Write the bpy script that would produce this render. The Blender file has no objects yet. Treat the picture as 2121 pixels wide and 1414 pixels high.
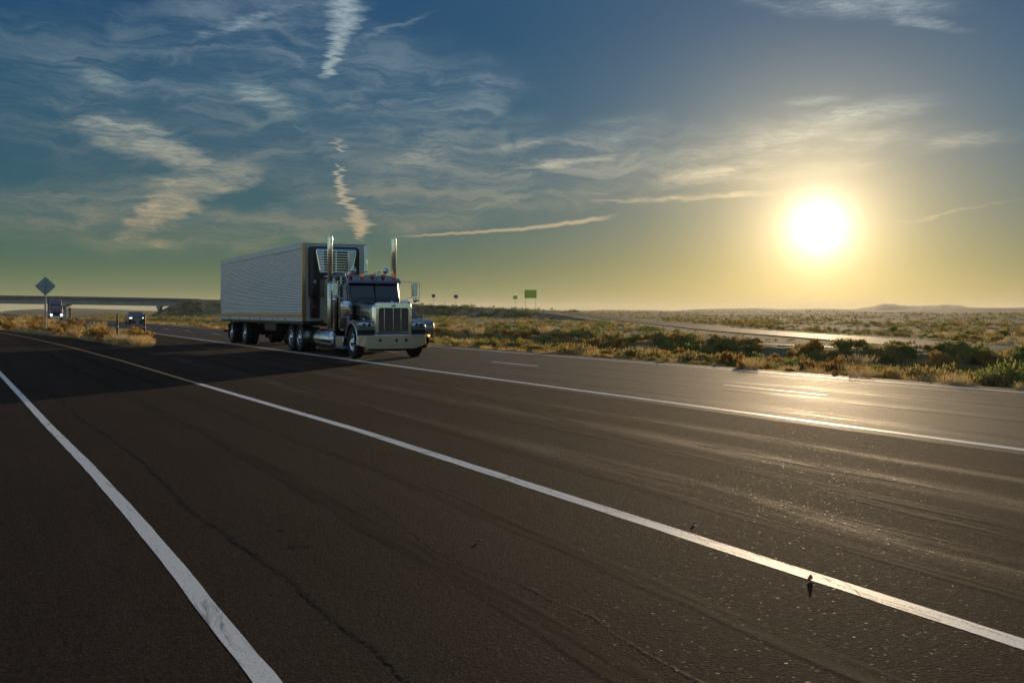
import bpy, bmesh, math, random
import numpy as np
from mathutils import Vector, Matrix
R = math.radians
random.seed(7); rng = np.random.default_rng(7)
S = bpy.context.scene
COL = S.collection

# ------------------------------------------------------------------ camera
THETA = math.atan(1080/2062)                 # the view looks this far clockwise of the road (+Y)
CAMZ = 1.54
cd = bpy.data.cameras.new('camera'); cam = bpy.data.objects.new('camera', cd); COL.objects.link(cam)
cam.location = (0, 0, CAMZ); cam.rotation_euler = (R(90), 0, -THETA)
cd.sensor_width = 36; cd.lens = 35.0; cd.shift_y = -62/2121
cd.clip_start = 0.1; cd.clip_end = 60000
S.camera = cam
S.render.resolution_x = 1024; S.render.resolution_y = 682

# ------------------------------------------------------------------ exposure
S.view_settings.view_transform = 'Standard'; S.view_settings.look = 'None'
S.view_settings.exposure = 0.0; S.view_settings.gamma = 1.0
S.render.engine = 'CYCLES'
S.cycles.volume_bounces = 0; S.cycles.max_bounces = 8; S.cycles.transparent_max_bounces = 12
S.cycles.sample_clamp_indirect = 4.0; S.cycles.sample_clamp_direct = 0.0

# ------------------------------------------------------------------ sun
SUN_AZ, SUN_EL = 44.75, 4.585
sd = bpy.data.lights.new('sun', 'SUN'); sun = bpy.data.objects.new('sun', sd); COL.objects.link(sun)
sd.energy = 4.2; sd.angle = R(0.55); sd.color = (1.0, 0.74, 0.44)
sv = Vector((math.sin(R(SUN_AZ))*math.cos(R(SUN_EL)), math.cos(R(SUN_AZ))*math.cos(R(SUN_EL)), math.sin(R(SUN_EL))))
sun.rotation_euler = (-sv).to_track_quat('-Z', 'Y').to_euler(); sun.location = sv*300

# ------------------------------------------------------------------ node helper
class NT:
    def __init__(s, tree): s.t = tree; s.n = tree.nodes; s.l = tree.links
    def node(s, typ, **kw):
        n = s.n.new(typ)
        for k, v in kw.items():
            if k == 'ins':
                for kk, vv in v.items():
                    if isinstance(vv, bpy.types.NodeSocket): s.l.new(vv, n.inputs[kk])
                    else: n.inputs[kk].default_value = vv
            else: setattr(n, k, v)
        return n
    def m(s, op, a, b=None, c=None, clamp=False):
        n = s.n.new('ShaderNodeMath'); n.operation = op; n.use_clamp = clamp
        for i, v in enumerate((a, b, c)):
            if v is None: continue
            if isinstance(v, bpy.types.NodeSocket): s.l.new(v, n.inputs[i])
            else: n.inputs[i].default_value = v
        return n.outputs[0]
    def vm(s, op, a, b=None):
        n = s.n.new('ShaderNodeVectorMath'); n.operation = op
        for i, v in enumerate((a, b)):
            if v is None: continue
            if isinstance(v, bpy.types.NodeSocket): s.l.new(v, n.inputs[i])
            else: n.inputs[i].default_value = v
        return n
    def mix(s, f, a, b, mode='MIX'):
        n = s.n.new('ShaderNodeMix'); n.data_type = 'RGBA'; n.blend_type = mode; n.clamp_result = False
        for i, v in ((0, f), (6, a), (7, b)):
            if isinstance(v, bpy.types.NodeSocket): s.l.new(v, n.inputs[i])
            else: n.inputs[i].default_value = v if i == 0 else tuple(v)+((1,) if len(v) == 3 else ())
        return n.outputs[2]
    def ramp(s, f, stops, interp='LINEAR'):
        n = s.n.new('ShaderNodeValToRGB'); s.l.new(f, n.inputs[0]); r = n.color_ramp; r.interpolation = interp
        while len(r.elements) > 1: r.elements.remove(r.elements[-1])
        for i, (p, c) in enumerate(stops):
            e = r.elements[0] if i == 0 else r.elements.new(p)
            e.position = p; e.color = (c, c, c, 1) if isinstance(c, (int, float)) else tuple(c)+(1,)
        return n.outputs[0]
    def noise(s, vec, scale, detail=4, rough=.55, dist=0, dim='3D'):
        n = s.n.new('ShaderNodeTexNoise'); n.noise_dimensions = dim
        if vec is not None: s.l.new(vec, n.inputs['W' if dim == '1D' else 'Vector'])
        n.inputs['Scale'].default_value = scale; n.inputs['Detail'].default_value = detail
        n.inputs['Roughness'].default_value = rough; n.inputs['Distortion'].default_value = dist
        return n.outputs[0]
    def mapping(s, vec, loc=(0,0,0), rot=(0,0,0), sc=(1,1,1), typ='POINT'):
        n = s.n.new('ShaderNodeMapping'); n.vector_type = typ; s.l.new(vec, n.inputs[0])
        n.inputs[1].default_value = loc; n.inputs[2].default_value = rot; n.inputs[3].default_value = sc
        return n.outputs[0]
def lin(r, g, b): return tuple(((v/255)/12.92 if v/255 <= .04045 else ((v/255+.055)/1.055)**2.4) for v in (r, g, b))

# ------------------------------------------------------------------ sky
W = bpy.data.worlds.new('World'); S.world = W; W.use_nodes = True
def build_sky():
    t = NT(W.node_tree); t.n.clear()
    tc = t.node('ShaderNodeTexCoord'); D = t.vm('NORMALIZE', tc.outputs['Generated']).outputs[0]
    sx = t.node('ShaderNodeSeparateXYZ', ins={0: D})
    el = t.m('MULTIPLY', t.m('ARCSINE', sx.outputs[2]), 180/math.pi)
    az = t.m('MULTIPLY', t.m('ARCTAN2', sx.outputs[0], sx.outputs[1]), 180/math.pi)
    psi = t.m('MULTIPLY', t.m('ARCCOSINE', t.m('MINIMUM', t.vm('DOT_PRODUCT', D, tuple(sv)).outputs['Value'], 0.999999)), 180/math.pi)
    sky = t.node('ShaderNodeTexSky'); sky.sky_type = 'NISHITA'; sky.sun_disc = False
    sky.sun_elevation = R(SUN_EL); sky.sun_rotation = R(SUN_AZ); sky.air_density = 1.0; sky.dust_density = 1.2; sky.ozone_density = 2.0
    nish = t.mix(1.0, sky.outputs[0], (.055, .060, .070), 'MULTIPLY')
    elc = t.m('DIVIDE', t.m('ADD', t.m('MAXIMUM', el, 0), 0.0), 60.0, clamp=True)
    base = t.ramp(elc, [(0, lin(112,120,70)), (1.2/60, lin(82,108,68)), (2.6/60, lin(54,96,76)), (4.8/60, lin(36,88,94)), (8/60, lin(22,80,102)),
                        (12/60, lin(0,72,104)), (16/60, lin(0,66,104)), (26/60, lin(50,80,110)), (1.0, lin(112,122,138))])
    base = t.mix(0.05, base, nish)
    away = t.node('ShaderNodeMapRange', ins={0: psi, 1: 52., 2: 115., 3: 1.0, 4: 2.1}); away.interpolation_type = 'SMOOTHSTEP'
    base = t.mix(1.0, base, away.outputs[0], 'MULTIPLY')
    # brightness of the air around the sun
    def ex(k, a): return t.m('MULTIPLY', t.m('EXPONENT', t.m('MULTIPLY', psi, -1/k)), a)
    def add(a, f, c): return t.mix(1.0, a, t.mix(1.0, f, c, 'MULTIPLY'), 'ADD')
    col = base
    g2 = t.m('MULTIPLY', t.m('EXPONENT', t.m('MULTIPLY', t.m('POWER', t.m('DIVIDE', psi, 1.4), 2.0), -1)), .85)
    col = add(col, g2, (1.0, .95, .88))
    col = add(col, ex(1.7, 1.3), (1.0, .84, .62))
    col = add(col, ex(4.1, 1.18), (1.0, .67, .21))
    upf = t.node('ShaderNodeMapRange', ins={0: el, 1: 1.5, 2: 11.0, 3: .10, 4: 1.0}).outputs[0]
    col = add(col, t.m('MULTIPLY', ex(13.0, .25), upf), (.0, .27, .50))          # clear blue air, brighter towards the sun
    daz = t.m('WRAP', t.m('SUBTRACT', az, SUN_AZ), 180.0, -180.0)
    hz = t.m('MULTIPLY', t.m('EXPONENT', t.m('MULTIPLY', t.m('MAXIMUM', el, 0), -1/3.4)),
             t.m('EXPONENT', t.m('MULTIPLY', t.m('POWER', t.m('DIVIDE', daz, 15.0), 2.0), -1)))
    col = add(col, t.m('MULTIPLY', hz, .38), (1.0, .64, .20))
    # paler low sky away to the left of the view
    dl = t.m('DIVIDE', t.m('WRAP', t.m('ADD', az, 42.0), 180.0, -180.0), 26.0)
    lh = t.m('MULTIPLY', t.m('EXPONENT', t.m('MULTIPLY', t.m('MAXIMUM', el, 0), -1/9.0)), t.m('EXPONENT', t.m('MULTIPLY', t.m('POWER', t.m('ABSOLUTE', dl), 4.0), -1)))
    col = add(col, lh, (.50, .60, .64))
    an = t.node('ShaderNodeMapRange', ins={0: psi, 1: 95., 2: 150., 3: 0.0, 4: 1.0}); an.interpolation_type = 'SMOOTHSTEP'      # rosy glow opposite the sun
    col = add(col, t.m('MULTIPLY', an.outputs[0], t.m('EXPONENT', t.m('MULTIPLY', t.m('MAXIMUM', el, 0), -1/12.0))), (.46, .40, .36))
    # ---- high clouds, laid out by compass direction and height above the horizon
    P = t.node('ShaderNodeCombineXYZ', ins={0: az, 1: el, 2: 0.0}).outputs[0]
    wn = t.node('ShaderNodeTexNoise', ins={'Scale': .35, 'Detail': 4.0}); t.l.new(P, wn.inputs['Vector'])
    wob = t.vm('MULTIPLY', t.vm('SUBTRACT', wn.outputs['Color'], (.5, .5, .5)).outputs[0], (5.5, 1.8, 0)).outputs[0]
    Pw = t.vm('ADD', P, wob).outputs[0]
    wn2 = t.node('ShaderNodeTexNoise', ins={'Scale': 1.6, 'Detail': 4.0}); t.l.new(t.mapping(P, sc=(.5, 1.6, 1)), wn2.inputs['Vector'])
    Pf = t.vm('ADD', P, t.vm('MULTIPLY', t.vm('SUBTRACT', wn2.outputs['Color'], (.5, .5, .5)).outputs[0], (2.6, .5, 0)).outputs[0]).outputs[0]
    def rs(v, a, b, c=0., d=1.):
        n = t.node('ShaderNodeMapRange', ins={0: v, 1: a, 2: b, 3: c, 4: d}); n.interpolation_type = 'SMOOTHSTEP'; return n.outputs[0]
    rip = t.noise(t.mapping(Pf, sc=(.55, 5.5, 1)), 1.3, 6, .62)           # fine horizontal ripples
    wis = t.noise(t.mapping(Pw, rot=(0, 0, R(-12)), sc=(.17, .95, 1)), 1.0, 8, .66, .7)  # long wisps
    big = t.noise(t.mapping(Pw, sc=(.10, .20, 1)), 1.0, 4, .5)
    def blob(a, e, ra, re, rot=0, src=None):
        g = t.n.new('ShaderNodeTexGradient'); g.gradient_type = 'SPHERICAL'
        t.l.new(t.mapping(src or Pf, loc=(a, e, 0), rot=(0, 0, R(rot)), sc=(ra, re, 1), typ='TEXTURE'), g.inputs[0])
        return g.outputs[1]
    ripm = rs(rip, .30, .70, .42, 1.)
    wism = rs(wis, .40, .68)
    # broad veil on the left two thirds
    veil = None
    for b_, k in [((6, 11.5, 13, 6, -10, Pw), .45), ((16, 11.6, 12, 5.0, 8, Pw), .8), ((24.5, 11.3, 5, 3.2, 35, Pw), .95), ((22, 8.6, 10, 3.4, 8, Pw), .75),
                  ((11.5, 15.5, 10, 3, 16, Pw), .7), ((4, 5.6, 8, 2.0, 8, Pw), .75), ((12, 4.6, 12, 1.8, 4, Pw), .6), ((24, 6.2, 12, 2.2, 6, Pw), .6),
                  ((33, 9.8, 5, 1.6, 12, Pw), .5), ((31, 7.4, 9, 1.0, 8, Pw), .8), ((40, 8.4, 12, 3.0, 5, Pw), .42), ((30, 8.4, 8, .8, 6, Pw), .8), ((-20, 10, 25, 9, 0, Pw), .6), ((95, 12, 25, 9, 0, Pw), .5)]:
        q = t.m('MULTIPLY', blob(*b_), k); veil = q if veil is None else t.m('MAXIMUM', veil, q)
    veil = t.m('MULTIPLY', rs(veil, 0.0, .42), t.m('ADD', t.m('MULTIPLY', wism, .70), t.m('MULTIPLY', t.m('MULTIPLY', big, ripm), .55)))
    # bright separate clouds
    br = None
    for b_, k in [((6.6, 9.35, 3.3, 1.4, -14), 1.15), ((9.4, 8.2, 3.0, 1.1, -24), 1.0), ((10.6, 7.1, 3.9, 1.15, 12), 1.35), ((9.0, 6.0, 2.9, 1.25, 34), 1.5), ((7.4, 4.75, 2.4, .75, 28), 1.1),
                  ((13.0, 12.0, 2.4, .9, -16), .75), ((14.6, 11.2, 2.3, .7, -12), .6), ((5.0, 12.2, 2.6, .9, -22), .5), ((8.2, 3.65, 1.2, .35, 0), .5), ((26.0, 12.6, 2.0, 1.2, 58), .32),
                  ((22.5, 8.9, 3.6, 1.3, 18), .5), ((31.0, 8.5, 4.2, .33, 7), .9), ((28.5, 9.5, 3.2, .4, 8), .6), ((12.5, 15.6, 4.5, .42, 22), .6), ((21, 15.9, 3.5, .3, 18), .5),
                  ((44.5, 11.45, 3.0, .40, 2), .55), ((47.0, 10.6, 5.6, 1.0, 5), .6), ((41.6, 9.3, 8.5, .85, 9), .55), ((39.0, 7.8, 7.0, .75, 10), .55), ((38.6, 6.45, 8.5, .24, 2), .9),
                  ((44, 7.7, 5.5, .7, 4), .6), ((43, 8.8, 5.5, .9, 6), .45), ((51.5, 8.9, 4.6, .8, 2), .5), ((47, 9.2, 8, 1.2, 4), .35), ((47, 16.3, 6.5, 1.1, -8), .75), ((50.0, 15.0, 3.2, .5, -14), .7), ((43.0, 16.4, 3.5, .6, -14), .5),
                  ((51.5, 5.2, 4.5, .12, 11), .5)]:
        q = t.m('MULTIPLY', blob(*b_), k); br = q if br is None else t.m('MAXIMUM', br, q)
    br = t.m('MULTIPLY', rs(br, 0.03, .72), t.m('MULTIPLY', ripm, rs(wis, .30, .60, .35, 1.15)))
    # the old condensation trail broken into zigzags, one piece high, one piece low
    def trail(stops, width, amp, f, lo, hi, soft):
        # stops: az offsets against elevation
        x0 = stops[0][1]; e0 = stops[0][0]; e1 = stops[-1][0]
        fr = t.m('DIVIDE', t.m('SUBTRACT', el, e0), e1-e0, clamp=True)
        cx = t.ramp(fr, [((e-e0)/(e1-e0), (a-10)/20) for e, a in stops]); cx = t.m('ADD', t.m('MULTIPLY', cx, 20.0), 10.0)
        wb = t.noise(t.m('MULTIPLY', el, f), 1.0, 3, .75, 0, '1D'); cx = t.m('ADD', cx, t.m('MULTIPLY', t.m('SUBTRACT', wb, .5), amp))
        wn_ = t.noise(t.m('ADD', t.m('MULTIPLY', el, 2.3), 31.0), 1.0, 3, .6, 0, '1D')
        w = t.m('MULTIPLY', t.ramp(fr, width), t.m('ADD', .60, t.m('MULTIPLY', wn_, 1.3)))
        d = t.m('DIVIDE', t.m('ABSOLUTE', t.m('SUBTRACT', t.node('ShaderNodeSeparateXYZ', ins={0: Pf2}).outputs[0], cx)), w)
        msk = rs(d, 1.0, soft, 0., 1.)
        return t.m('MULTIPLY', t.m('MULTIPLY', msk, rs(el, lo-.25, lo+.25)), rs(el, hi-.3, hi+.3, 1., 0.))
    Pf2 = t.vm('ADD', P, t.vm('MULTIPLY', t.vm('SUBTRACT', wn2.outputs['Color'], (.5, .5, .5)).outputs[0], (.9, .1, 0)).outputs[0]).outputs[0]
    hi_t = trail([(12.9, 17.0), (14.2, 17.5), (15.2, 17.9), (16.0, 18.1), (18, 18.0)], [(0, .42), (.35, .60), (.62, 1.25), (1, .95)], 1.3, 3.2, 13.0, 17.8, .05)
    lo_t = trail([(4.1, 18.95), (4.8, 19.0), (5.5, 18.8), (6.2, 18.2), (7.0, 17.9), (8.2, 17.85), (9.7, 17.75)],
                 [(0, .22), (.15, .75), (.28, .55), (.45, .42), (.6, .30), (.8, .12), (1, .28)], 1.7, 4.3, 4.1, 9.7, .05)
    gap = t.m('SUBTRACT', 1.0, t.m('MULTIPLY', rs(el, 8.1, 8.5), rs(el, 8.8, 9.1, 1., 0.)))
    lo_t = t.m('MULTIPLY', lo_t, gap)
    # thin bright streak right of the trailer
    azt = t.m('DIVIDE', t.m('SUBTRACT', az, 20.2), 13.4)
    lc = t.m('ADD', 4.22, t.m('ADD', t.m('MULTIPLY', azt, .78), t.m('MULTIPLY', t.m('POWER', t.m('MAXIMUM', azt, 0.), 4.), .5)))
    lc = t.m('ADD', lc, t.m('MULTIPLY', t.m('SUBTRACT', t.noise(az, .8, 3, .6, 0, '1D'), .5), .22))
    ld = t.m('DIVIDE', t.m('ABSOLUTE', t.m('SUBTRACT', el, lc)), t.m('ADD', .07, t.m('MULTIPLY', azt, .13)))
    stk = t.m('MULTIPLY', rs(ld, .2, 1.0, 1., 0.), t.m('MULTIPLY', rs(azt, -.02, .25), rs(azt, .86, 1.03, 1., 0.)))
    fib = t.noise(t.mapping(P, sc=(2.2, 7.5, 1)), 1.0, 6, .7)
    tr = t.m('MULTIPLY', t.m('MULTIPLY', t.m('MAXIMUM', hi_t, lo_t), rs(fib, .28, .55, .45, 1.)), rs(rip, .30, .62, .66, 1.))
    ccol = t.ramp(t.m('DIVIDE', el, 20.0, clamp=True), [(0, lin(172,158,110)), (.22, lin(184,156,118)), (.36, lin(176,164,134)), (.6, lin(150,163,158)), (1, lin(150,166,176))])
    dens = t.m('ADD', t.m('MULTIPLY', veil, .37), t.m('MULTIPLY', br, .56), clamp=True)
    dens = t.m('MAXIMUM', dens, t.m('MULTIPLY', tr, .95)); dens = t.m('MAXIMUM', dens, t.m('MULTIPLY', stk, .62))
    lit = t.m('ADD', 1.0, ex(7.0, 2.0))
    ccol = t.mix(1.0, ccol, lit, 'MULTIPLY')
    ccol = t.mix(1.0, ccol, t.mix(1.0, t.m('MULTIPLY', ex(7.0, 1.0), 1.0), (.42, .22, .05), 'MULTIPLY'), 'ADD')
    near = rs(psi, 2.0, 5.0)
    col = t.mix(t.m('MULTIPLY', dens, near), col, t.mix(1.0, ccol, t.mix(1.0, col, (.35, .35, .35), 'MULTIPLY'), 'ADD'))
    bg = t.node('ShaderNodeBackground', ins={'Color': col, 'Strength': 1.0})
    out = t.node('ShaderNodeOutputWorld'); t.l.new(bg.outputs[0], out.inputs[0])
build_sky()
W.cycles.sampling_method = 'MANUAL'; W.cycles.sample_map_resolution = 1024

# ------------------------------------------------------------------ materials
MATS = {}
def principled(name, base=(.5,.5,.5), metal=0., rough=.5, spec=.5, coat=0., coat_rough=.05, emit=None, estr=0., bump=None, rvar=None, cvar=None, trans=0., ior=1.45):
    m = bpy.data.materials.new(name); m.use_nodes = True; t = NT(m.node_tree)
    b = t.n['Principled BSDF']; I = b.inputs
    I['Base Color'].default_value = tuple(base)+(1,); I['Metallic'].default_value = metal; I['Roughness'].default_value = rough
    I['Specular IOR Level'].default_value = spec; I['Coat Weight'].default_value = coat; I['Coat Roughness'].default_value = coat_rough
    I['IOR'].default_value = ior; I['Transmission Weight'].default_value = trans
    if emit: I['Emission Color'].default_value = tuple(emit)+(1,); I['Emission Strength'].default_value = estr
    tc = t.node('ShaderNodeTexCoord').outputs['Object']
    if cvar:   # (scale, amount): dirt and fading
        f = t.noise(tc, cvar[0], 5, .6)
        c = t.mix(t.m('MULTIPLY', t.ramp(f, [(.35, 0.), (.7, 1.)]), cvar[1]), base, cvar[2])
        t.l.new(c, I['Base Color'])
    if rvar:
        f = t.noise(tc, rvar[0], 5, .6); t.l.new(t.m('ADD', rough, t.m('MULTIPLY', t.m('SUBTRACT', f, .5), rvar[1]), clamp=True), I['Roughness'])
    if bump:
        bn = t.node('ShaderNodeBump', ins={'Height': t.noise(tc, bump[0], 4, .6), 'Strength': bump[1], 'Distance': bump[2]}); t.l.new(bn.outputs[0], I['Normal'])
    MATS[name] = m; return m
chrome = principled('chrome', (.78,.78,.80), 1., .09, rvar=(6, .10), bump=(2.2, .25, .01))
bumper_steel = principled('bumper_steel', (.90,.78,.66), 1., .24, rvar=(3, .06))
polished = principled('polished_aluminium', (.72,.74,.76), 1., .20, rvar=(12, .2))
stainless = principled('stainless', (.90,.95,.98), .72, .24, rvar=(1.5, .08))
paint = principled('dark_paint', (.006,.010,.008), 0., .20, .6, coat=1., coat_rough=.03, cvar=(3, .35, (.016,.017,.013)))
paint.node_tree.nodes['Principled BSDF'].inputs['Coat IOR'].default_value = 1.65
black = principled('black_steel', (.012,.012,.013), .0, .5, cvar=(8, .7, (.03,.027,.022)))
rubber = principled('rubber', (.016,.015,.014), 0., .75, .3, cvar=(14, .6, (.035,.031,.026)))
glass = principled('dark_glass', (.010,.016,.016), 0., .03, .6, coat=1.)
window_glass = principled('window_glass', (.05,.07,.06), 0., .04, .6, trans=.35)
white_rail = principled('rail_aluminium', (.55,.60,.66), .6, .38, rvar=(5, .2), cvar=(3, .4, (.36,.37,.38)))
copper_rail = principled('brown_rail', (.66,.40,.22), .75, .30, cvar=(5, .5, (.42,.26,.15)))
amber = principled('amber_lens', (.75,.20,.02), 0., .12, .6, emit=(1,.30,.04), estr=.12)
red_lens = principled('red_lens', (.55,.03,.02), 0., .12, .6)
lens = principled('lamp_lens', (.45,.50,.50), .55, .10, .7)
lamp_bowl = principled('lamp_bowl', (.10,.14,.14), .9, .12)
grille_mesh = principled('grille_mesh', (.20,.165,.145), .75, .42, bump=(60, .6, .01))
white_metal = principled('white_trailer_front', (.50,.54,.50), .25, .35, cvar=(2.5, .4, (.34,.35,.32)))
headlight_on = principled('lit_headlight', (.9,.9,.9), 0., .2, emit=(.86,.92,1.0), estr=9.0)
amber_on = principled('lit_amber_lamp', (.9,.4,.1), 0., .2, emit=(1.,.42,.06), estr=2.6)
car_paint = principled('grey_car_paint', (.05,.06,.07), .3, .25, coat=1.)
silver_paint = principled('pickup_paint', (.10,.12,.12), .3, .22, coat=1.)
blue_paint = principled('semi_blue_paint', (.035,.045,.09), .1, .3, coat=.6)
concrete = principled('bridge_concrete', (.42,.41,.35), 0., .85, .3, bump=(3, .3, .02), cvar=(.5, .5, (.19,.18,.15)))
concrete_dark = principled('barrier_concrete', (.23,.20,.165), 0., .85, .3, cvar=(.6, .6, (.12,.11,.09)))
galv = principled('galvanised_steel', (.30,.32,.33), .6, .45, cvar=(9, .5, (.2,.21,.22)))
sign_back = principled('sign_back', (.36,.42,.40), .2, .5, cvar=(5, .4, (.26,.31,.30)))
green_sign = principled('sign_green', (.46,.66,.05), 0., .4, cvar=(1.2, .3, (.56,.66,.06)))
blue_sign = principled('sign_blue', (.07,.11,.22), 0., .4)
brown_sign = principled('sign_dark', (.08,.07,.05), 0., .5)
white_sign = principled('sign_white', (.45,.47,.42), 0., .5)
post_dark = principled('dark_post', (.035,.030,.028), .0, .7, cvar=(10, .5, (.06,.05,.04)))
debris_mat = principled('red_plastic', (.30,.05,.02), 0., .35)
stone_mat = principled('pebble', (.16,.11,.08), 0., .7, bump=(40, .5, .01))

def asphalt(name, c1, c2, spec=.02, fine=.85, tracks=(), rbase=.76):
    m = bpy.data.materials.new(name); m.use_nodes = True; t = NT(m.node_tree); b = t.n['Principled BSDF']
    tc = t.node('ShaderNodeTexCoord').outputs['Object']
    n1 = t.noise(tc, 140, 3, .7); n2 = t.noise(tc, 22, 4, .65)
    streak = t.noise(t.mapping(tc, sc=(2.6, .045, 1)), 1.0, 6, .6, .4)
    blotch = t.noise(t.mapping(tc, sc=(.5, .25, 1)), 1.0, 5, .6, .5)
    c = t.mix(t.ramp(streak, [(.32, 0.), (.68, 1.)]), c1, c2)
    c = t.mix(t.m('MULTIPLY', t.ramp(blotch, [(.35, 1.), (.58, 0.)]), .62), c, tuple(v*.55 for v in c1))
    n3 = t.noise(tc, 48, 3, .75)
    c = t.mix(t.m('MULTIPLY', t.ramp(n3, [(.38, 1.), (.50, 0.)]), .55*fine), c, tuple(v*.25 for v in c1)); c = t.mix(t.m('MULTIPLY', t.ramp(n3, [(.54, 0.), (.66, 1.)]), .6*fine), c, tuple(v*2.2 for v in c2))
    vor = t.node('ShaderNodeTexVoronoi', ins={'Scale': 75.0}); t.l.new(tc, vor.inputs['Vector'])
    vs = t.node('ShaderNodeSeparateColor', ins={0: vor.outputs['Color']}).outputs[0]
    c = t.mix(t.m('MULTIPLY', t.ramp(vs, [(.80, 0.), (1., 1.)]), .32), c, (.11,.095,.078))       # pale stones in the mix
    c = t.mix(t.m('MULTIPLY', t.ramp(n1, [(.36, 1.), (.52, 0.)]), .75), c, (.008,.007,.006))
    c = t.mix(t.m('MULTIPLY', t.ramp(n2, [(.40, 0.), (.62, 1.)]), .30), c, tuple(v*1.7 for v in c2))
    t.l.new(c, b.inputs['Base Color'])
    ra = t.m('ADD', rbase, t.m('MULTIPLY', n2, .30)); ra = t.m('SUBTRACT', ra, t.m('MULTIPLY', t.ramp(vs, [(.97, 0.), (1., 1.)]), .30))
    spc = spec; tx = t.node('ShaderNodeSeparateXYZ', ins={0: tc}).outputs[0]
    wv = t.m('MULTIPLY', t.m('SUBTRACT', t.noise(t.mapping(tc, sc=(.3, .10, 1)), 1.0, 3, .5), .5), .7); tx = t.m('ADD', tx, wv); msk = None
    for x_, w_ in tracks:
        q = t.m('SUBTRACT', 1.0, t.m('DIVIDE', t.m('ABSOLUTE', t.m('SUBTRACT', tx, x_)), w_), clamp=True); msk = q if msk is None else t.m('MAXIMUM', msk, q)
    if msk is not None:
        pat = t.ramp(t.noise(t.mapping(tc, sc=(5, .35, 1)), 1.0, 6, .65, .5), [(.40, 0.), (.62, 1.)]); msk = t.m('MULTIPLY', msk, pat)
        ra = t.m('SUBTRACT', ra, t.m('MULTIPLY', msk, .18), clamp=True); spc = t.m('ADD', spec, t.m('MULTIPLY', msk, .06))
        c = t.mix(t.m('MULTIPLY', msk, .12), c, tuple(v*1.5 for v in c2)); t.l.new(c, b.inputs['Base Color'])
    t.l.new(ra, b.inputs['Roughness'])
    if isinstance(spc, float): b.inputs['Specular IOR Level'].default_value = spc
    else: t.l.new(spc, b.inputs['Specular IOR Level'])
    h = t.m('ADD', t.m('ADD', t.m('MULTIPLY', n1, .4), t.m('MULTIPLY', n3, .8)), t.m('ADD', t.m('MULTIPLY', n2, .5), t.m('MULTIPLY', vor.outputs['Distance'], .5)))
    bn = t.node('ShaderNodeBump', ins={'Height': h, 'Strength': .8*fine, 'Distance': .012}); t.l.new(bn.outputs[0], b.inputs['Normal'])
    return m
asph_old = asphalt('old_brown_asphalt', (.028,.0182,.0135), (.046,.0315,.0225), tracks=((5.45, .30), (7.25, .35), (8.3, .22)))
asph_new = asphalt('travelled_lane_asphalt', (.048,.041,.035), (.064,.055,.047), spec=.045, fine=.3, rbase=.60, tracks=((11.0, .45), (12.9, .45), (14.6, .45), (16.5, .45)))
def line_paint(name, col, wear):
    m = bpy.data.materials.new(name); m.use_nodes = True; t = NT(m.node_tree); b = t.n['Principled BSDF']
    tc = t.node('ShaderNodeTexCoord').outputs['Object']
    a = t.noise(tc, 60, 5, .75); k = t.noise(t.mapping(tc, sc=(9, 1.3, 1)), 1.0, 6, .7, 1.0)
    c = t.mix(t.ramp(a, [(.32, 1.), (.50, 0.)]), col, tuple(v*.5 for v in col))
    c = t.mix(t.ramp(t.noise(tc, 17, 6, .8), [(.33, 1.), (.385, 0.)]), c, (.06,.048,.04))
    c = t.mix(t.ramp(k, [(.28, 1.), (.28+wear, 0.)]), c, (.05,.04,.035))
    t.l.new(c, b.inputs['Base Color']); b.inputs['Roughness'].default_value = .6
    bn = t.node('ShaderNodeBump', ins={'Height': a, 'Strength': .5, 'Distance': .006}); t.l.new(bn.outputs[0], b.inputs['Normal'])
    return m
white_line = line_paint('white_road_paint', (.78,.74,.66), .17)
yellow_line = line_paint('yellow_road_paint', (.46,.22,.05), .16)
tar = principled('tar_seal', (.006,.006,.008), 0., .7, .1)
tt_ = NT(tar.node_tree); tcx = tt_.node('ShaderNodeTexCoord').outputs['Object']; fa = tt_.ramp(tt_.noise(tcx, 26, 4, .75), [(.42, 0.), (.50, 1.)])
fa = tt_.m('MULTIPLY', fa, tt_.ramp(tt_.noise(tcx, 1.3, 3, .6), [(.36, .15), (.52, 1.)]))
mx_ = tt_.node('ShaderNodeMixShader', ins={0: fa}); tb_ = tt_.node('ShaderNodeBsdfTransparent'); tt_.l.new(tb_.outputs[0], mx_.inputs[1]); tt_.l.new(tt_.n['Principled BSDF'].outputs[0], mx_.inputs[2]); tt_.l.new(mx_.outputs[0], tt_.n['Material Output'].inputs[0])

def ground_material():
    m = bpy.data.materials.new('dry_soil_and_scrub'); m.use_nodes = True; t = NT(m.node_tree); b = t.n['Principled BSDF']
    tc = t.node('ShaderNodeTexCoord').outputs['Object']
    a = t.noise(tc, .9, 6, .65); g = t.noise(tc, 9, 5, .7); big = t.noise(t.mapping(tc, sc=(1, 1, 1)), .016, 6, .62)
    mid = t.noise(tc, .12, 6, .7)
    c = t.mix(t.ramp(a, [(.38, 0.), (.60, 1.)]), (.26,.19,.11), (.36,.28,.17))
    c = t.mix(t.m('MULTIPLY', t.ramp(mid, [(.44, 0.), (.54, 1.)]), .85), c, (.11,.115,.05))
    c = t.mix(t.m('MULTIPLY', t.ramp(big, [(.45, 0.), (.60, 1.)]), .6), c, (.15,.14,.065))
    c = t.mix(t.m('MULTIPLY', t.ramp(g, [(.35, 1.), (.5, 0.)]), .5), c, (.05,.04,.028))
    t.l.new(c, b.inputs['Base Color']); b.inputs['Roughness'].default_value = .95; b.inputs['Specular IOR Level'].default_value = .1
    bn = t.node('ShaderNodeBump', ins={'Height': t.m('ADD', g, t.m('MULTIPLY', mid, 4.)), 'Strength': .6, 'Distance': .10}); t.l.new(bn.outputs[0], b.inputs['Normal'])
    return m
soil = ground_material()
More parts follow.
